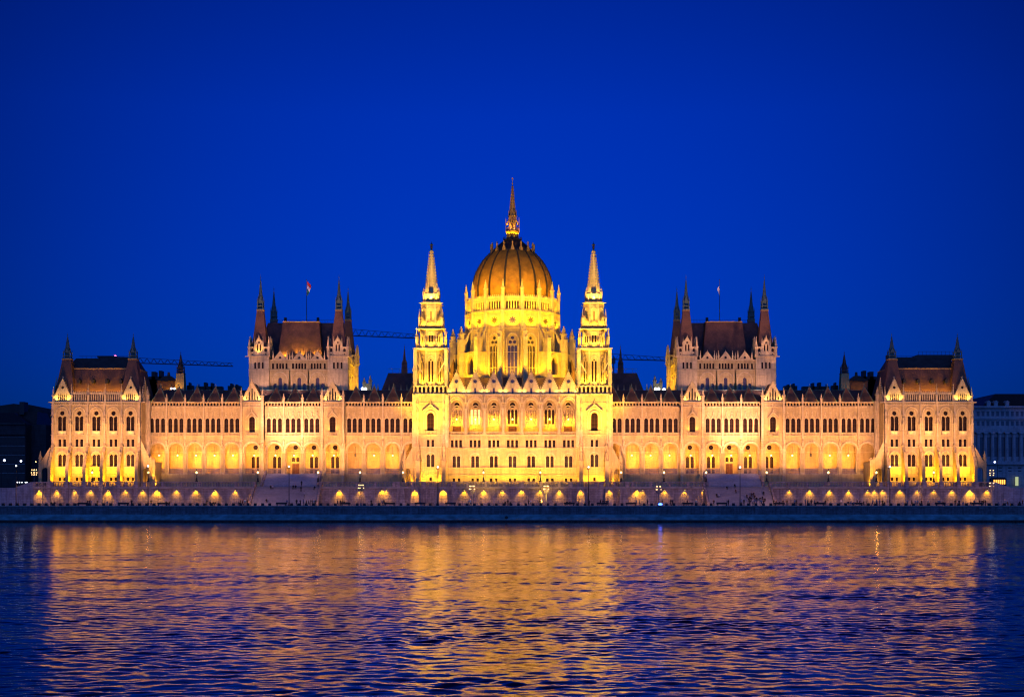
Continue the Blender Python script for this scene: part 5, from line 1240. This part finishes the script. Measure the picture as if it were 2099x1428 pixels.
def candelabrum(px, top, lit, label, y=-20.5, z0=DZ, pw=40):
    x = X(px, y); zt = Z(top, y)
    e = empty('candelabrum', (x, y, z0), label, 'lamp post', 'many-armed globe lamp posts')
    m = MB(); m.cone(x, y, z0, z0+.9, .26, .18, 8); m.cone(x, y, z0+.9, zt-.3, .12, .08, 8); m.sq(x, y, zt-.3, zt, .14, .1); k = 0
    pts = []
    for lv, (zz, r) in enumerate(((zt-.35, .62), (zt-1.15, .75), (zt-1.75, .62))):
        for a in range(4):
            aa = a*pi/2+.5; px_, py_ = x+r*cos(aa), y+r*sin(aa); m.bar((x, y, zz-.5), (px_, py_, zz-.35), .07); m.bar((px_, py_, zz-.35), (px_, py_, zz-.1), .06); pts.append((px_, py_, zz))
    m.build('post', M['grey'], e, (x, y, z0))
    for i, p in enumerate(pts): place('globe', BSM if (lit == 2 or (lit == 1 and i < 7)) else BOFFS, e, p)
    if lit: light((x, y-.1, zt-.9), pw*.25*lit, (1, .75, .4), radius=.5)
BOFFS = bulb_mesh(.17, M['off'])
candelabrum(87.5, 988, 0, 'unlit globe lamp post below the left end pavilion, outer one of two'); candelabrum(209, 988, 0, 'unlit globe lamp post below the left end pavilion, inner one of two')
candelabrum(740, 991, 1, 'partly lit globe lamp post between the left stairs and the left tower'); candelabrum(967.5, 993, 1, 'lit globe lamp post below the left half of the central front')
candelabrum(1119.5, 993, 1, 'lit globe lamp post below the right half of the central front'); candelabrum(1350, 994, 1, 'lit globe lamp post beside the blue light near the right arcade')
candelabrum(1886, 994, 0, 'unlit globe lamp post below the right end pavilion'); candelabrum(2033, 987, 1, 'lit globe lamp post at the right end of the terrace')
candelabrum(70, 960, 2, 'bright globe lamp post behind the left end of the terrace', 8, 9.15, 60); candelabrum(2033, 961, 2, 'bright globe lamp post behind the right end of the terrace', 8, 9.15, 60)
# dark stone blocks along the kerb
bm = MB(); bm.sq(0, 0, 0, .62, .36, .33); bm.box(-.36, .36, -.36, .36, .62, .72); BOL = bm.mesh('kerb_block', M['iron'])
be = MB(); be.box(-1.45, 1.45, -.3, .3, .42, .52); be.box(-1.45, 1.45, .25, .33, .52, .92); BSEAT = be.mesh('seat', M['iron'])
bl = MB(); bl.box(-.12, .12, -.28, .3, 0, .42); BLEG = bl.mesh('leg', M['iron'])
zones = ((-1, 68, 'below the far left ramp wall'), (68, 300, 'below the left end pavilion'), (300, 515, 'below the left arcade'), (515, 655, 'in front of the left stairs'), (655, 850, 'between left stairs and left tower'), (850, 1250, 'below the central front'),
         (1250, 1447, 'between right tower and right stairs'), (1447, 1590, 'in front of the right stairs'), (1590, 1800, 'below the right arcade'), (1800, 2035, 'below the right end pavilion'), (2035, 2100, 'below the far right ramp wall'))
def zone(px): return next(t for a, b_, t in zones if a <= px < b_)
benches = [169, 253, 333, 576.5, 707, 799, 861, 923, 1167, 1234, 1293.5, 1410, 1480, 1598, 1680, 1757, 1928, 2004]
bn = {}
for p in benches: bn.setdefault(zone(p), []).append(p)
for zt_, L in bn.items():
    for i, p in enumerate(L):
        x = X(p, -24); e = empty('bench', (x, -24, DZ), 'long dark bench '+zt_+('' if len(L) == 1 else f', {ORD[i]} of {len(L)} from the left'), 'bench', 'benches along the embankment')
        place('seat', BSEAT, e, (x, -24, DZ))
        for q in (-1.1, 1.1): place('leg', BLEG, e, (x+q, -24, DZ))
p = 6.7; k = 0
while p < 2099:
    if not any(abs(p-q) < 13.5 for q in benches):
        o = place('kerb_block', BOL, None, (X(p, -24.4), -24.4, DZ)); tag(o, 'square dark kerb block on the promenade edge '+zone(p), 'kerb block', 'kerb blocks '+zone(p))
    p += 14.65+.9*p/2099
# ---------------------------------------------------------------- people
def person_mesh(pose, cloth, name):
    J = {}
    if pose == 'stand': J = dict(pelvis=(0, 0, .95), chest=(0, 0, 1.32), neck=(0, 0, 1.50), head=(0, -.01, 1.62), top=(0, 0, 1.73), kl=(.1, -.01, .5), fl=(.11, .02, .06), tl=(.11, -.14, .04), kr=(-.1, -.01, .5), fr=(-.11, .02, .06), tr=(-.11, -.14, .04),
                                sl=(.19, 0, 1.42), el=(.25, .02, 1.13), hl=(.25, -.06, .86), sr=(-.19, 0, 1.42), er=(-.25, .02, 1.13), hr=(-.25, -.06, .86))
    elif pose == 'walk': J = dict(pelvis=(0, 0, .93), chest=(0, -.02, 1.30), neck=(0, -.03, 1.48), head=(0, -.05, 1.60), top=(0, -.04, 1.71), kl=(.09, -.2, .52), fl=(.1, -.3, .07), tl=(.1, -.44, .05), kr=(-.09, .08, .5), fr=(-.1, .38, .12), tr=(-.1, .27, .05),
                                sl=(.19, 0, 1.40), el=(.25, .14, 1.13), hl=(.24, .08, .9), sr=(-.19, 0, 1.40), er=(-.25, -.1, 1.13), hr=(-.22, -.28, .98))
    elif pose == 'sit': J = dict(pelvis=(0, .05, .5), chest=(0, .02, .88), neck=(0, -.02, 1.05), head=(0, -.05, 1.17), top=(0, -.04, 1.28), kl=(.13, -.38, .52), fl=(.13, -.36, .07), tl=(.13, -.5, .05), kr=(-.13, -.38, .52), fr=(-.13, -.36, .07), tr=(-.13, -.5, .05),
                                sl=(.19, .02, .97), el=(.26, -.06, .7), hl=(.14, -.28, .62), sr=(-.19, .02, .97), er=(-.26, -.06, .7), hr=(-.14, -.28, .62))
    elif pose == 'arm': J = dict(pelvis=(0, 0, .95), chest=(0, 0, 1.32), neck=(0, 0, 1.50), head=(0, -.02, 1.62), top=(0, 0, 1.73), kl=(.14, -.02, .5), fl=(.18, .02, .06), tl=(.2, -.14, .04), kr=(-.1, -.01, .5), fr=(-.12, .02, .06), tr=(-.13, -.14, .04),
                                sl=(.19, 0, 1.42), el=(.27, -.16, 1.2), hl=(.14, -.36, 1.4), sr=(-.19, 0, 1.42), er=(-.27, -.16, 1.2), hr=(-.14, -.36, 1.4))
    names = list(J); idx = {q: i for i, q in enumerate(names)}
    ed = [('pelvis', 'chest'), ('chest', 'neck'), ('neck', 'head'), ('head', 'top'), ('pelvis', 'kl'), ('kl', 'fl'), ('fl', 'tl'), ('pelvis', 'kr'), ('kr', 'fr'), ('fr', 'tr'), ('chest', 'sl'), ('sl', 'el'), ('el', 'hl'), ('chest', 'sr'), ('sr', 'er'), ('er', 'hr')]
    rad = dict(pelvis=(.16, .12), chest=(.17, .12), neck=(.055, .055), head=(.1, .11), top=(.07, .08), k=(.07, .07), f=(.045, .05), t=(.04, .035), s=(.06, .06), e=(.045, .045), h=(.035, .04))
    me = bpy.data.meshes.new('tmp'); me.from_pydata([J[q] for q in names], [(idx[a], idx[b_]) for a, b_ in ed], [])
    o = bpy.data.objects.new('tmp', me); COL.objects.link(o)
    md = o.modifiers.new('s', 'SKIN'); o.modifiers.new('d', 'SUBSURF').levels = 1
    sk = me.skin_vertices[0].data
    for q, i in idx.items():
        sk[i].radius = rad.get(q, rad.get(q[0], (.05, .05))); sk[i].use_root = (q == 'pelvis')
    dg = bpy.context.evaluated_depsgraph_get(); dg.update()
    r = bpy.data.meshes.new_from_object(o.evaluated_get(dg)); r.name = name
    bpy.data.objects.remove(o); r.materials.clear()
    for mt in cloth: r.materials.append(mt)
    nk = J['neck'][2]; hp = J['pelvis'][2]
    for pl in r.polygons:
        c_ = pl.center; pl.use_smooth = True
        nh = min((Vector(J['hl'])-c_).length, (Vector(J['hr'])-c_).length) < .09
        pl.material_index = 3 if c_.z > nk+.14 and c_.y > -.06 or c_.z > nk+.22 else 2 if c_.z > nk or nh else 0 if c_.z > hp+.02 or (pose == 'sit' and c_.y > -.05) else 1
    return r
skin = plain('skin', (.42, .26, .18), .6); hair = plain('dark_hair', (.03, .02, .015), .6)
CL = {'dark': (plain('black_jacket', (.02, .02, .025), .8), plain('dark_trousers', (.02, .022, .03), .8)), 'blue': (plain('blue_shirt', (.05, .12, .28), .8), plain('denim', (.04, .06, .12), .8)),
      'pale': (plain('pale_shirt', (.45, .47, .55), .8), plain('grey_trousers', (.12, .12, .14), .8)), 'brown': (plain('brown_coat', (.07, .035, .03), .8), plain('dark_jeans', (.015, .02, .04), .8))}
PM = {(po, cl): person_mesh(po, (*CL[cl], skin, hair), f'person_{po}') for po in ('stand', 'walk', 'sit', 'arm') for cl in CL}
PW = {'stand': 'standing', 'walk': 'walking', 'sit': 'sitting', 'arm': 'with raised hands'}
CW = {'dark': 'black jacket', 'blue': 'blue shirt', 'pale': 'pale shirt', 'brown': 'brown coat'}
ppl = []
random.seed(21)
for q in '105s 112s 180 184 187d 200 220s 242p 270 310 341s 347s 424 431s 437s 441s 490s 493 497 502b 507 588 608 616 622 628 633 637 640 644 647 692 698 702 706s 761w 784w 787 961 964b 1036s 1041 1046s 1083 1088p 1107 1110p 1162s 1168s 1186 1199p 1209 1231 1236 1240 1244 1247b 1304b 1311 1327 1352p 1358 1375 1379w 1409 1427 1463 1490 1493 1520p 1525 1537 1542p 1546 1550 1558 1561 1565 1586 1591 1598s 1605 1613 1629p 1632 1651b 1656 1663 1669b 1676s 1692 1724p 1739s 1744s 1750s 1757 1762 1770s 1777 1789b 1797 1803 1809 1813s 1824 1860 1869 1877p 1881 1889 1902b 1923 1926b 1933s 1958 1966 1974s 1990s 1997 2008 2013 2016 2020 2047s 2060 2065s 2090s 2096'.split():
    px = int(''.join(ch for ch in q if ch.isdigit())); f = q[-1]
    po = 'sit' if f == 's' else 'walk' if f == 'w' else random.choice(['stand', 'stand', 'walk', 'arm'])
    cl = {'p': 'pale', 'b': 'blue'}.get(f, random.choice(['dark', 'dark', 'dark', 'brown', 'blue']))
    ppl.append((px, random.uniform(-23.4, -20.5) if f != 's' else -23.9, DZ if f != 's' else DZ-.02, po, cl, 0))
def stz(y): return DZ+(TZ-DZ)*max(0, min(1, (y+18)/8.2))
for px, py, po in ((546, 1024, 's'), (555, 997, 's'), (559, 997, 's'), (618, 990, 'n'), (606, 996, 's'), (601, 996, 's'), (623.5, 1014, 'n'), (645, 998, 's'), (617, 1003, 'n'), (1469, 1014, 's'), (1473, 1014, 's'), (1490, 998, 's'), (1506, 994, 's'), (1508, 1005, 's'), (1565, 1009, 's'), (1531, 1016, 's'), (1537, 1018, 's'), (1541, 1013, 's'), (1545, 1011, 's'),
                   (1547, 1017, 's'), (1540, 1021, 's'), (1535, 1023, 's'), (1558, 1022, 's'), (1563, 1020, 's'), (1568, 1023, 's'), (1551, 1021, 's')):
    best = min([-18+.3*i for i in range(28)], key=lambda y: abs(Z(py+6, y)-stz(y)))
    ppl.append((px, best, stz(best+.01) if best > -18 else DZ, 'sit' if po == 's' else 'stand', random.choice(['dark', 'dark', 'brown', 'pale' if px < 1480 else 'dark']), 1))
for px, y, z0, po, cl, st in ppl:
    o = place('person', PM[(po, cl)], None, (X(px, y), y, z0), random.choice([0, pi, pi/2, -pi/2, .6, 2.4]) if po != 'sit' else random.choice([0, .2, -.3]))
    zt_ = zone(px); wh = ('on the '+('left' if px < 1000 else 'right')+' stairs') if st else zt_
    s_ = random.uniform(.96, 1.08); o.scale = (s_, s_, s_)
    tag(o, f'person in {CW[cl]} {PW[po]} {wh}', 'person', f'people {wh}')
# blue light standing on the kerb
x = X(1353.5, -25); e = empty('kerb_light', (x, -25, DZ), 'bright blue light on the promenade edge beside the globe lamp post', 'light')
m = MB(); m.box(x-.3, x+.3, -25.2, -24.8, DZ, DZ+.25); m.build('housing', M['iron'], e, (x, -25, DZ)); m = MB(); m.T = Matrix.Translation((x, -25.1, DZ+.45)); m.lathe(0, 0, [(.6*max(.02, sin(pi*i/6)), -.3*cos(pi*i/6)) for i in range(7)], 10); m.build('glowing_lens', M['blue'], e, (x, -25, DZ+.45))
light((x, -25.6, DZ+.5), 5, (.1, .2, 1), radius=.2)

# ---------------------------------------------------------------- tower cranes behind the palace
def crane(pa, za, pb, zb, y, mastpx, label, h, fill=()):
    x0, x1 = X(pa, y), X(pb, y); z0, z1 = Z(za, y), Z(zb, y)
    e = empty('tower_crane', (X(mastpx, y), y, 9), label, 'crane', 'tower cranes behind the palace')
    m = MB(); n = int(abs(x1-x0)/2.2); L = (z1-z0)
    for i in range(n+1):
        t = i/n; x = x0+(x1-x0)*t; z = z0+L*t; hh = h*(1-.45*t)
        if i < n:
            t2 = (i+1)/n; X2 = x0+(x1-x0)*t2; Z2 = z0+L*t2; h2 = h*(1-.45*t2); xm = (x+X2)/2
            for dy in (-.7, .7): m.bar((x, y+dy, z), (X2, y+dy, Z2), .2)
            m.bar((x, y, z+hh), (X2, y, Z2+h2), .14)
            for dy in (-.7, .7): m.bar((x, y+dy, z), (xm, y, (z+Z2)/2+hh), .09); m.bar((xm, y, (z+Z2)/2+hh), (X2, y+dy, Z2), .09)
    m.build('jib', M['crane'], e, (x0, y, z0))
    m = MB(); xm = X(mastpx, y); zt = z0
    for dx in (-.8, .8):
        for dy in (-.8, .8): m.bar((xm+dx, y+dy, 9), (xm+dx, y+dy, zt+1), .22)
    for i in range(int((zt-9)/1.6)):
        zz = 9+i*1.6; s = 1 if i % 2 else -1
        for dy in (-.8, .8): m.bar((xm-.8*s, y+dy, zz), (xm+.8*s, y+dy, zz+1.6), .12)
    m.build('mast', M['crane'], e, (xm, y, 9))
    for (a, b_, c_, d_) in fill: q = MB(); q.box(X(a, y), X(b_, y), y-1, y+1, Z(d_, y), Z(c_, y)); q.build('cab', M['crane'], e, (X(a, y), y, Z(d_, y)))
crane(238, 742.5, 477, 750.5, 70, 238, 'dark lattice crane jib behind the left end pavilion', 1.9, [(216, 226, 736, 746), (231, 243, 732, 741)])
crane(722, 688, 856, 693, 90, 600, 'dark lattice crane jib between the left block and left tower', 2.3)
crane(1248, 736, 1370, 739, 80, 1253, 'dark lattice crane jib between the right tower and right block', 1.9, [(1249, 1261, 735, 745)])
o = place('beacon', bulb_mesh(.5, M['red']), None, (X(236, 70), 70, Z(731, 70))); o.name = 'crane_beacon'; tag(o, 'small red beacon glowing above the left end pavilion roof', 'beacon light')
for i, (px, py) in enumerate(((351, 796), (357.5, 796), (743, 796.5), (749, 797), (1344, 797), (1350, 797), (1361, 798))):
    o = place('roof_floodlight', bulb_mesh(.3 if i < 2 else .45, M['bulbw']), None, (X(px, 13.5), 13.5, Z(py, 13.5)))
    tag(o, 'small bright white roof lamp above the '+('left wing near the left pavilion' if i < 2 else 'left wing beside the left tower' if i < 4 else 'right wing beside the right tower'), 'roof lamp', 'roof lamps '+('far left' if i < 2 else 'left' if i < 4 else 'right'))

# ---------------------------------------------------------------- neighbouring buildings
def rowwin(mb_parent, x0, x1, y, z0, z1, cols, rows, w, h, name, glassm):
    for i in range(cols):
        for j in range(rows):
            xx = x0+(x1-x0)*(i+.5)/cols; zz = z0+(z1-z0)*(j+.5)/rows
            q = MB(); q.mi = 0; q.box(xx-w/2, xx+w/2, y-.03, y+.1, zz-h/2, zz+h/2); q.mi = 1; q.box(xx-w/2-.12, xx+w/2+.12, y-.12, y-.04, zz+h/2, zz+h/2+.12)
            q.build(name, [glassm, M['bank'] if glassm is M['rib'] else M['darkblock']], mb_parent, (xx, y, zz))
y = 60
e = empty('classical_building', (X(2060, y), y, 9.15), 'grey classical building with tall columns and a dark roof at the far right', 'building')
m = MB(); xL, xR = X(1985, y), X(2160, y); Zy = lambda p: Z(p, y)
m.box(xL, xR, y, y+40, 9.15, Zy(832)); m.box(xL-.5, xR, y-1.0, y, Zy(836), Zy(832)); m.box(xL, xR, y-.6, y, Zy(859), Zy(856)); m.box(xL-.2, xR, y-1.2, y, Zy(886), Zy(878)); m.box(xL, xR, y-1.4, y, Zy(952), Zy(945))
for i in range(9): m.box(xL, xR, y-.12, y, Zy(1000)+i*.95, Zy(1000)+i*.95+.7)
m.build('wall', M['bank'], e, (xL, y, 9.15))
for i in range(13):
    xx = X(2004+i*14.6, y); c = MB(); c.cone(xx, y-.5, Zy(945), Zy(887), .62, .52, 12); c.box(xx-.75, xx+.75, y-1.25, y, Zy(889), Zy(886)); c.box(xx-.75, xx+.75, y-1.25, y, Zy(946), Zy(943.5)); c.build('column', M['bank'], e, (xx, y, Zy(945)))
rowwin(e, X(2004, y), X(2180, y), y, Zy(941), Zy(891), 12, 1, 1.35, 6.2, 'window', M['bankd']); rowwin(e, X(2000, y), X(2160, y), y, Zy(878), Zy(838), 16, 2, .9, 1.4, 'window', M['bankd']); rowwin(e, X(2040, y), X(2160, y), y, Zy(975), Zy(952), 6, 1, 1.1, 1.8, 'window', M['rib'])  # between the columns: dark panels standing in for the shaded gaps
m = MB(); m.hexa(X(2015, y), xR, y+.5, y+38, Zy(832), X(2040, y+8), xR-4, y+8, y+30, Z(807, y+8)); m.build('roof', M['rib'], e, (xL, y, Zy(832)))
for p_ in (2028, 2043, 2066): m = MB(); m.box(X(p_, y)-.6, X(p_, y)+.6, y+.5, y+3, Zy(832), Zy(824)); m.prism([(X(p_, y)-.8, Zy(824)), (X(p_, y)+.8, Zy(824)), (X(p_, y), Zy(820))], y+.3, y+3); m.build('dormer', M['bank'], e, (X(p_, y), y, Zy(832)))
m = MB(); xx = X(2081, y); m.box(xx-.5, xx+.5, y-1.5, y-1.42, Zy(995), Zy(977)); m.build('lit_doorway', M['litg'] if 'litg' in M else M['lit'], e, (xx, y, Zy(995)))
e = empty('bus', (X(2048, 20), 20, 9.2), 'bus with a glowing orange-lit window strip at the far right', 'bus'); yy = 20; a, b_ = X(2034, yy), X(2063, yy)
m = MB(); m.box(a, b_, yy, yy+2.5, 9.55, 12.4); m.box(a+.3, b_-.3, yy+.3, yy+2.2, 12.4, 12.6); m.build('body', M['iron'], e, (a, yy, 9.5))
for i in range(6): xx = a+.4+i*(b_-a-.6)/6; m = MB(); m.box(xx, xx+(b_-a-.6)/6-.18, yy-.03, yy+.02, 10.6, 11.9); m.build('lit_window', M['busl'], e, (xx, yy, 11))
for xx in (a+.9, b_-1.1): m = MB(); m.T = Matrix.Translation((xx, yy+.15, 9.65)) @ Matrix.Rotation(pi/2, 4, 'X'); m.cone(0, 0, -.15, .15, .48, .48, 14); m.build('wheel', M['rib'], e, (xx, yy, 9.65))
# dark buildings at the left
y = 70; Zy = lambda p: Z(p, y)
e = empty('dark_apartment_block', (X(30, y), y, 9.15), 'unlit dark building with layered roofs at the far left', 'building')
m = MB(); m.box(X(-70, y), X(52, y), y, y+30, 9.15, Zy(868)); m.box(X(-70, y), X(54, y), y-1, y, Zy(891), Zy(886)); m.box(X(-70, y), X(53, y), y-.8, y, Zy(870), Zy(866)); m.box(X(48, y), X(82, y), y+6, y+30, 9.15, Zy(868)); m.build('wall', M['darkblock'], e, (X(20, y), y, 9.15))
m = MB(); m.hexa(X(-70, y), X(52, y), y+.3, y+28, Zy(868), X(-60, y), X(8, y), y+10, y+18, Zy(842)); m.hexa(X(-10, y), X(54, y), y+10, y+28, Zy(866), X(0, y), X(48, y), y+14, y+24, Zy(838)); m.box(X(14, y), X(24, y), y+12, y+16, Zy(845), Zy(818)); m.build('roof', M['rib'], e, (X(20, y), y, Zy(868)))
rowwin(e, X(-60, y), X(50, y), y, Zy(985), Zy(892), 16, 5, 1.1, 2.0, 'window', M['rib'])
y2 = 140
hl = MB(); pts = [(X(-100, y2), 9), (X(-100, y2), Z(832, y2)), (X(0, y2), Z(831, y2)), (X(28, y2), Z(827, y2)), (X(45, y2), Z(829, y2)), (X(60, y2), Z(829, y2)), (X(80, y2), Z(839, y2)), (X(97, y2), Z(850, y2)), (X(112, y2), Z(868, y2)), (X(160, y2), Z(900, y2)), (X(160, y2), 9)]
hl.prism(pts[::-1], y2, y2+60); tag(hl.build('wooded_hill', M['hillm'], None, (X(30, y2), y2, 9)), kind='structure')
def lampx(px, py, y, mat, label, r=.3, z0=9.15, name='street_lamp', arm=0):
    x = X(px, y); zt = Z(py, y); e = empty(name, (x, y, z0), label, 'street lamp', 'distant street lamps')
    m = MB(); m.cone(x+arm, y, z0, zt+.1, .11, .07, 6); m.bar((x+arm, y, zt+.1), (x, y, zt+.15), .1); m.build('pole', M['iron'], e, (x, y, z0)); place('bulb', bulb_mesh(r, mat), e, (x, y, zt))
lampx(9, 943, 30, M['bulbb'], 'bluish white street lamp at the far left edge, outer one of two', .36, arm=-.9); lampx(43, 944.5, 30, M['bulbb'], 'bluish white street lamp at the far left, beside the pavilion side', .33, arm=-.9)
lampx(2039, 946.5, 30, M['bulbb'], 'white street lamp between the right pavilion and the classical building', .3, arm=.8); lampx(73.5, 946, 30, M['bulb'], 'tiny yellow street lamp close to the left pavilion flank', .15)
for i, px in enumerate((35.5, 40, 45, 52, 55)): 
    x = X(px, 12); e = empty('bollard_light', (x, 12, 9.15), f'small white ground light above the left ramp wall, {ORD[i]} of five from the left', 'bollard light', 'small lights above the left ramp')
    m = MB(); m.cone(x, 12, 9.15, Z(989, 12), .07, .07, 6); m.build('post', M['iron'], e, (x, 12, 9.15)); place('bulb', bulb_mesh(.15, M['bulbw']), e, (x, 12, Z(988, 12)))

# ---------------------------------------------------------------- added wash lights without fittings, floating around the palace
def wash(x, y, z, pw, tx, ty, tz, ang=95, col=(1, .44, .25), r=.5, bl=.8):
    L = light((x, y, z), pw, col, (tx, ty, tz), ang, r, bl); L.data.energy = pw
WS = WASH
for i in range(19):
    x = -122+i*13.56; wash(x, -22, 14.8, WS*.78*(.8 if abs(x) > 100 else 1), x, 0, 26.5, 79, bl=.8)  # evenly spaced unseen lights, more than the masts could carry
for i in range(14): wash(-130+i*20, -25, 8.2, WS*.042, -130+i*20, -11, 7, 150, (1, .42, .25))  # added low fill for the terrace wall, no fitting
for sx in (-1, 1):
    for i in range(16):
        x = 3.2+i*6.4; wash(sx*x, -10.7, 10.4, WS*random.uniform(.13, .20)*(.5 if x < 29 else 1), sx*x, 0, 25, 74, (1, .42, .02), .3, .9)  # added uplights along the terrace edge, without fixtures
    for q in (-9, 0, 9): wash(sx*(62.7+q), 7.5, 36.5, WS*.08, sx*(62.7+q*.9), 14, 47, 140, (1, .48, .36))  # added roof-level lights that lift the chamber blocks
    wash(sx*62.7, -24, 6, WS*4.2, sx*62.7, 14, 46, 40, (1, .46, .34))
    wash(sx*26, -24, 6, WS*5.8, sx*23.3, 0, 47, 44, (1, .56, .006))      # towers
    wash(sx*14, -24, 6, WS*14, sx*23, 0, 70, 24, (1, .56, .10))
    wash(sx*33, -24, 6, WS*9, sx*23, 0, 71, 22, (1, .56, .10))
    wash(sx*116, -24, 6, WS*.3, sx*116, -5, 40, 60, (1, .52, .06))
    wash(sx*8, -24.5, 5, WS*.45, sx*8, -2, 26, 80, (1, .52, .02))        # central front
    for (x, y, z, pw, tx, tz, ang) in ((20, -1.5, 50, 1.05, 6, 58, 70), (20, -1.5, 64, .55, 4, 66, 60), (7, 5, 38.5, .3, 4, 52, 110), (19, 8, 36, .8, 12, 50, 100)):
        wash(sx*x, y, z, WS*pw, sx*tx, 17, tz, ang, (1, .52, .002))      # added light on the drum, from the towers and the front roof
    wash(sx*21, -1, 66, WS*.6, sx*2, 24, 76, 50, (1, .54, .004))         # added light on the dome shell
# ---------------------------------------------------------------- sky, camera
wd = bpy.data.worlds.new('World'); sc.world = wd; wd.use_nodes = True; n = wd.node_tree; bg = n.nodes['Background']
sk = n.nodes.new('ShaderNodeTexSky'); sk.sky_type = 'NISHITA'; sk.sun_disc = False; sk.sun_elevation = radians(SUNEL); sk.sun_rotation = radians(180); sk.ozone_density = 6
mx = n.nodes.new('ShaderNodeMix'); mx.data_type = 'RGBA'; mx.blend_type = 'MULTIPLY'; mx.inputs[0].default_value = 1; mx.inputs[7].default_value = (*SKYT, 1)
n.links.new(sk.outputs[0], mx.inputs[6])
tc = n.nodes.new('ShaderNodeTexCoord'); sp = n.nodes.new('ShaderNodeSeparateXYZ'); n.links.new(tc.outputs['Generated'], sp.inputs[0])
def wm_(op, a, v):
    q = n.nodes.new('ShaderNodeMath'); q.operation = op; n.links.new(a, q.inputs[0])
    if isinstance(v, float): q.inputs[1].default_value = v
    else: n.links.new(v, q.inputs[1])
    return q
f_ = wm_('MULTIPLY_ADD', wm_('MULTIPLY', sp.outputs[0], sp.outputs[0]).outputs[0], -3.9); f_.inputs[2].default_value = 1.0
fz = wm_('MULTIPLY_ADD', sp.outputs[2], -2.6); fz.inputs[2].default_value = 1.68; fz = wm_('MAXIMUM', fz.outputs[0], .35); fz = wm_('MINIMUM', fz.outputs[0], 1.0); f_ = wm_('MAXIMUM', f_.outputs[0], .45); f_ = wm_('MULTIPLY', f_.outputs[0], fz.outputs[0])     # sky colour darkened to the sides like lens vignetting, and overhead
m2 = n.nodes.new('ShaderNodeVectorMath'); m2.operation = 'SCALE'; n.links.new(mx.outputs[2], m2.inputs[0]); n.links.new(f_.outputs[0], m2.inputs['Scale'])
w1 = wm_('MULTIPLY', sp.outputs[1], -1.0); w1 = wm_('MAXIMUM', w1.outputs[0], 0.0); w1 = wm_('POWER', w1.outputs[0], .7)   # western half of the dusk sky, behind the viewer
w2 = wm_('ADD', sp.outputs[2], .02); w2 = wm_('MAXIMUM', w2.outputs[0], 0.0); w2 = wm_('MULTIPLY', w2.outputs[0], 8.0); w2 = wm_('MINIMUM', w2.outputs[0], 1.0); w1 = wm_('MULTIPLY', w1.outputs[0], w2.outputs[0])
m3 = n.nodes.new('ShaderNodeVectorMath'); m3.operation = 'SCALE'; m3.inputs[0].default_value = WEST; n.links.new(w1.outputs[0], m3.inputs['Scale'])
m4 = n.nodes.new('ShaderNodeVectorMath'); m4.operation = 'ADD'; n.links.new(m2.outputs[0], m4.inputs[0]); n.links.new(m3.outputs[0], m4.inputs[1])
n.links.new(m4.outputs[0], bg.inputs[0]); bg.inputs[1].default_value = SKYS
cd = bpy.data.cameras.new('camera'); co = bpy.data.objects.new('camera', cd); COL.objects.link(co); sc.camera = co
co.location = (0, -D, CZ); co.rotation_euler = (radians(90), 0, 0); cd.sensor_width = 36; cd.lens = 36*F/2099; cd.clip_end = 3000; cd.clip_start = 1
cd.shift_y = (HY-714)/2099; cd.shift_x = -(CX-1049.5)/2099
sc.view_settings.view_transform = 'Standard'; sc.view_settings.look = 'None'; sc.view_settings.exposure = 0; sc.view_settings.gamma = 1
sc.cycles.use_denoising = DENOISE; sc.cycles.use_adaptive_sampling = False; sc.cycles.pixel_filter_type = 'BLACKMAN_HARRIS'; sc.cycles.filter_width = 1.15; sc.cycles.use_light_tree = True; sc.cycles.max_bounces = 5; sc.cycles.diffuse_bounces = 2; sc.cycles.glossy_bounces = 3; sc.cycles.sample_clamp_indirect = 10; sc.cycles.caustics_reflective = False; sc.cycles.caustics_refractive = False
try: sc.cycles.denoiser = 'OPENIMAGEDENOISE'
except Exception: pass
print('lights', NL[0], 'objects', len(bpy.data.objects))
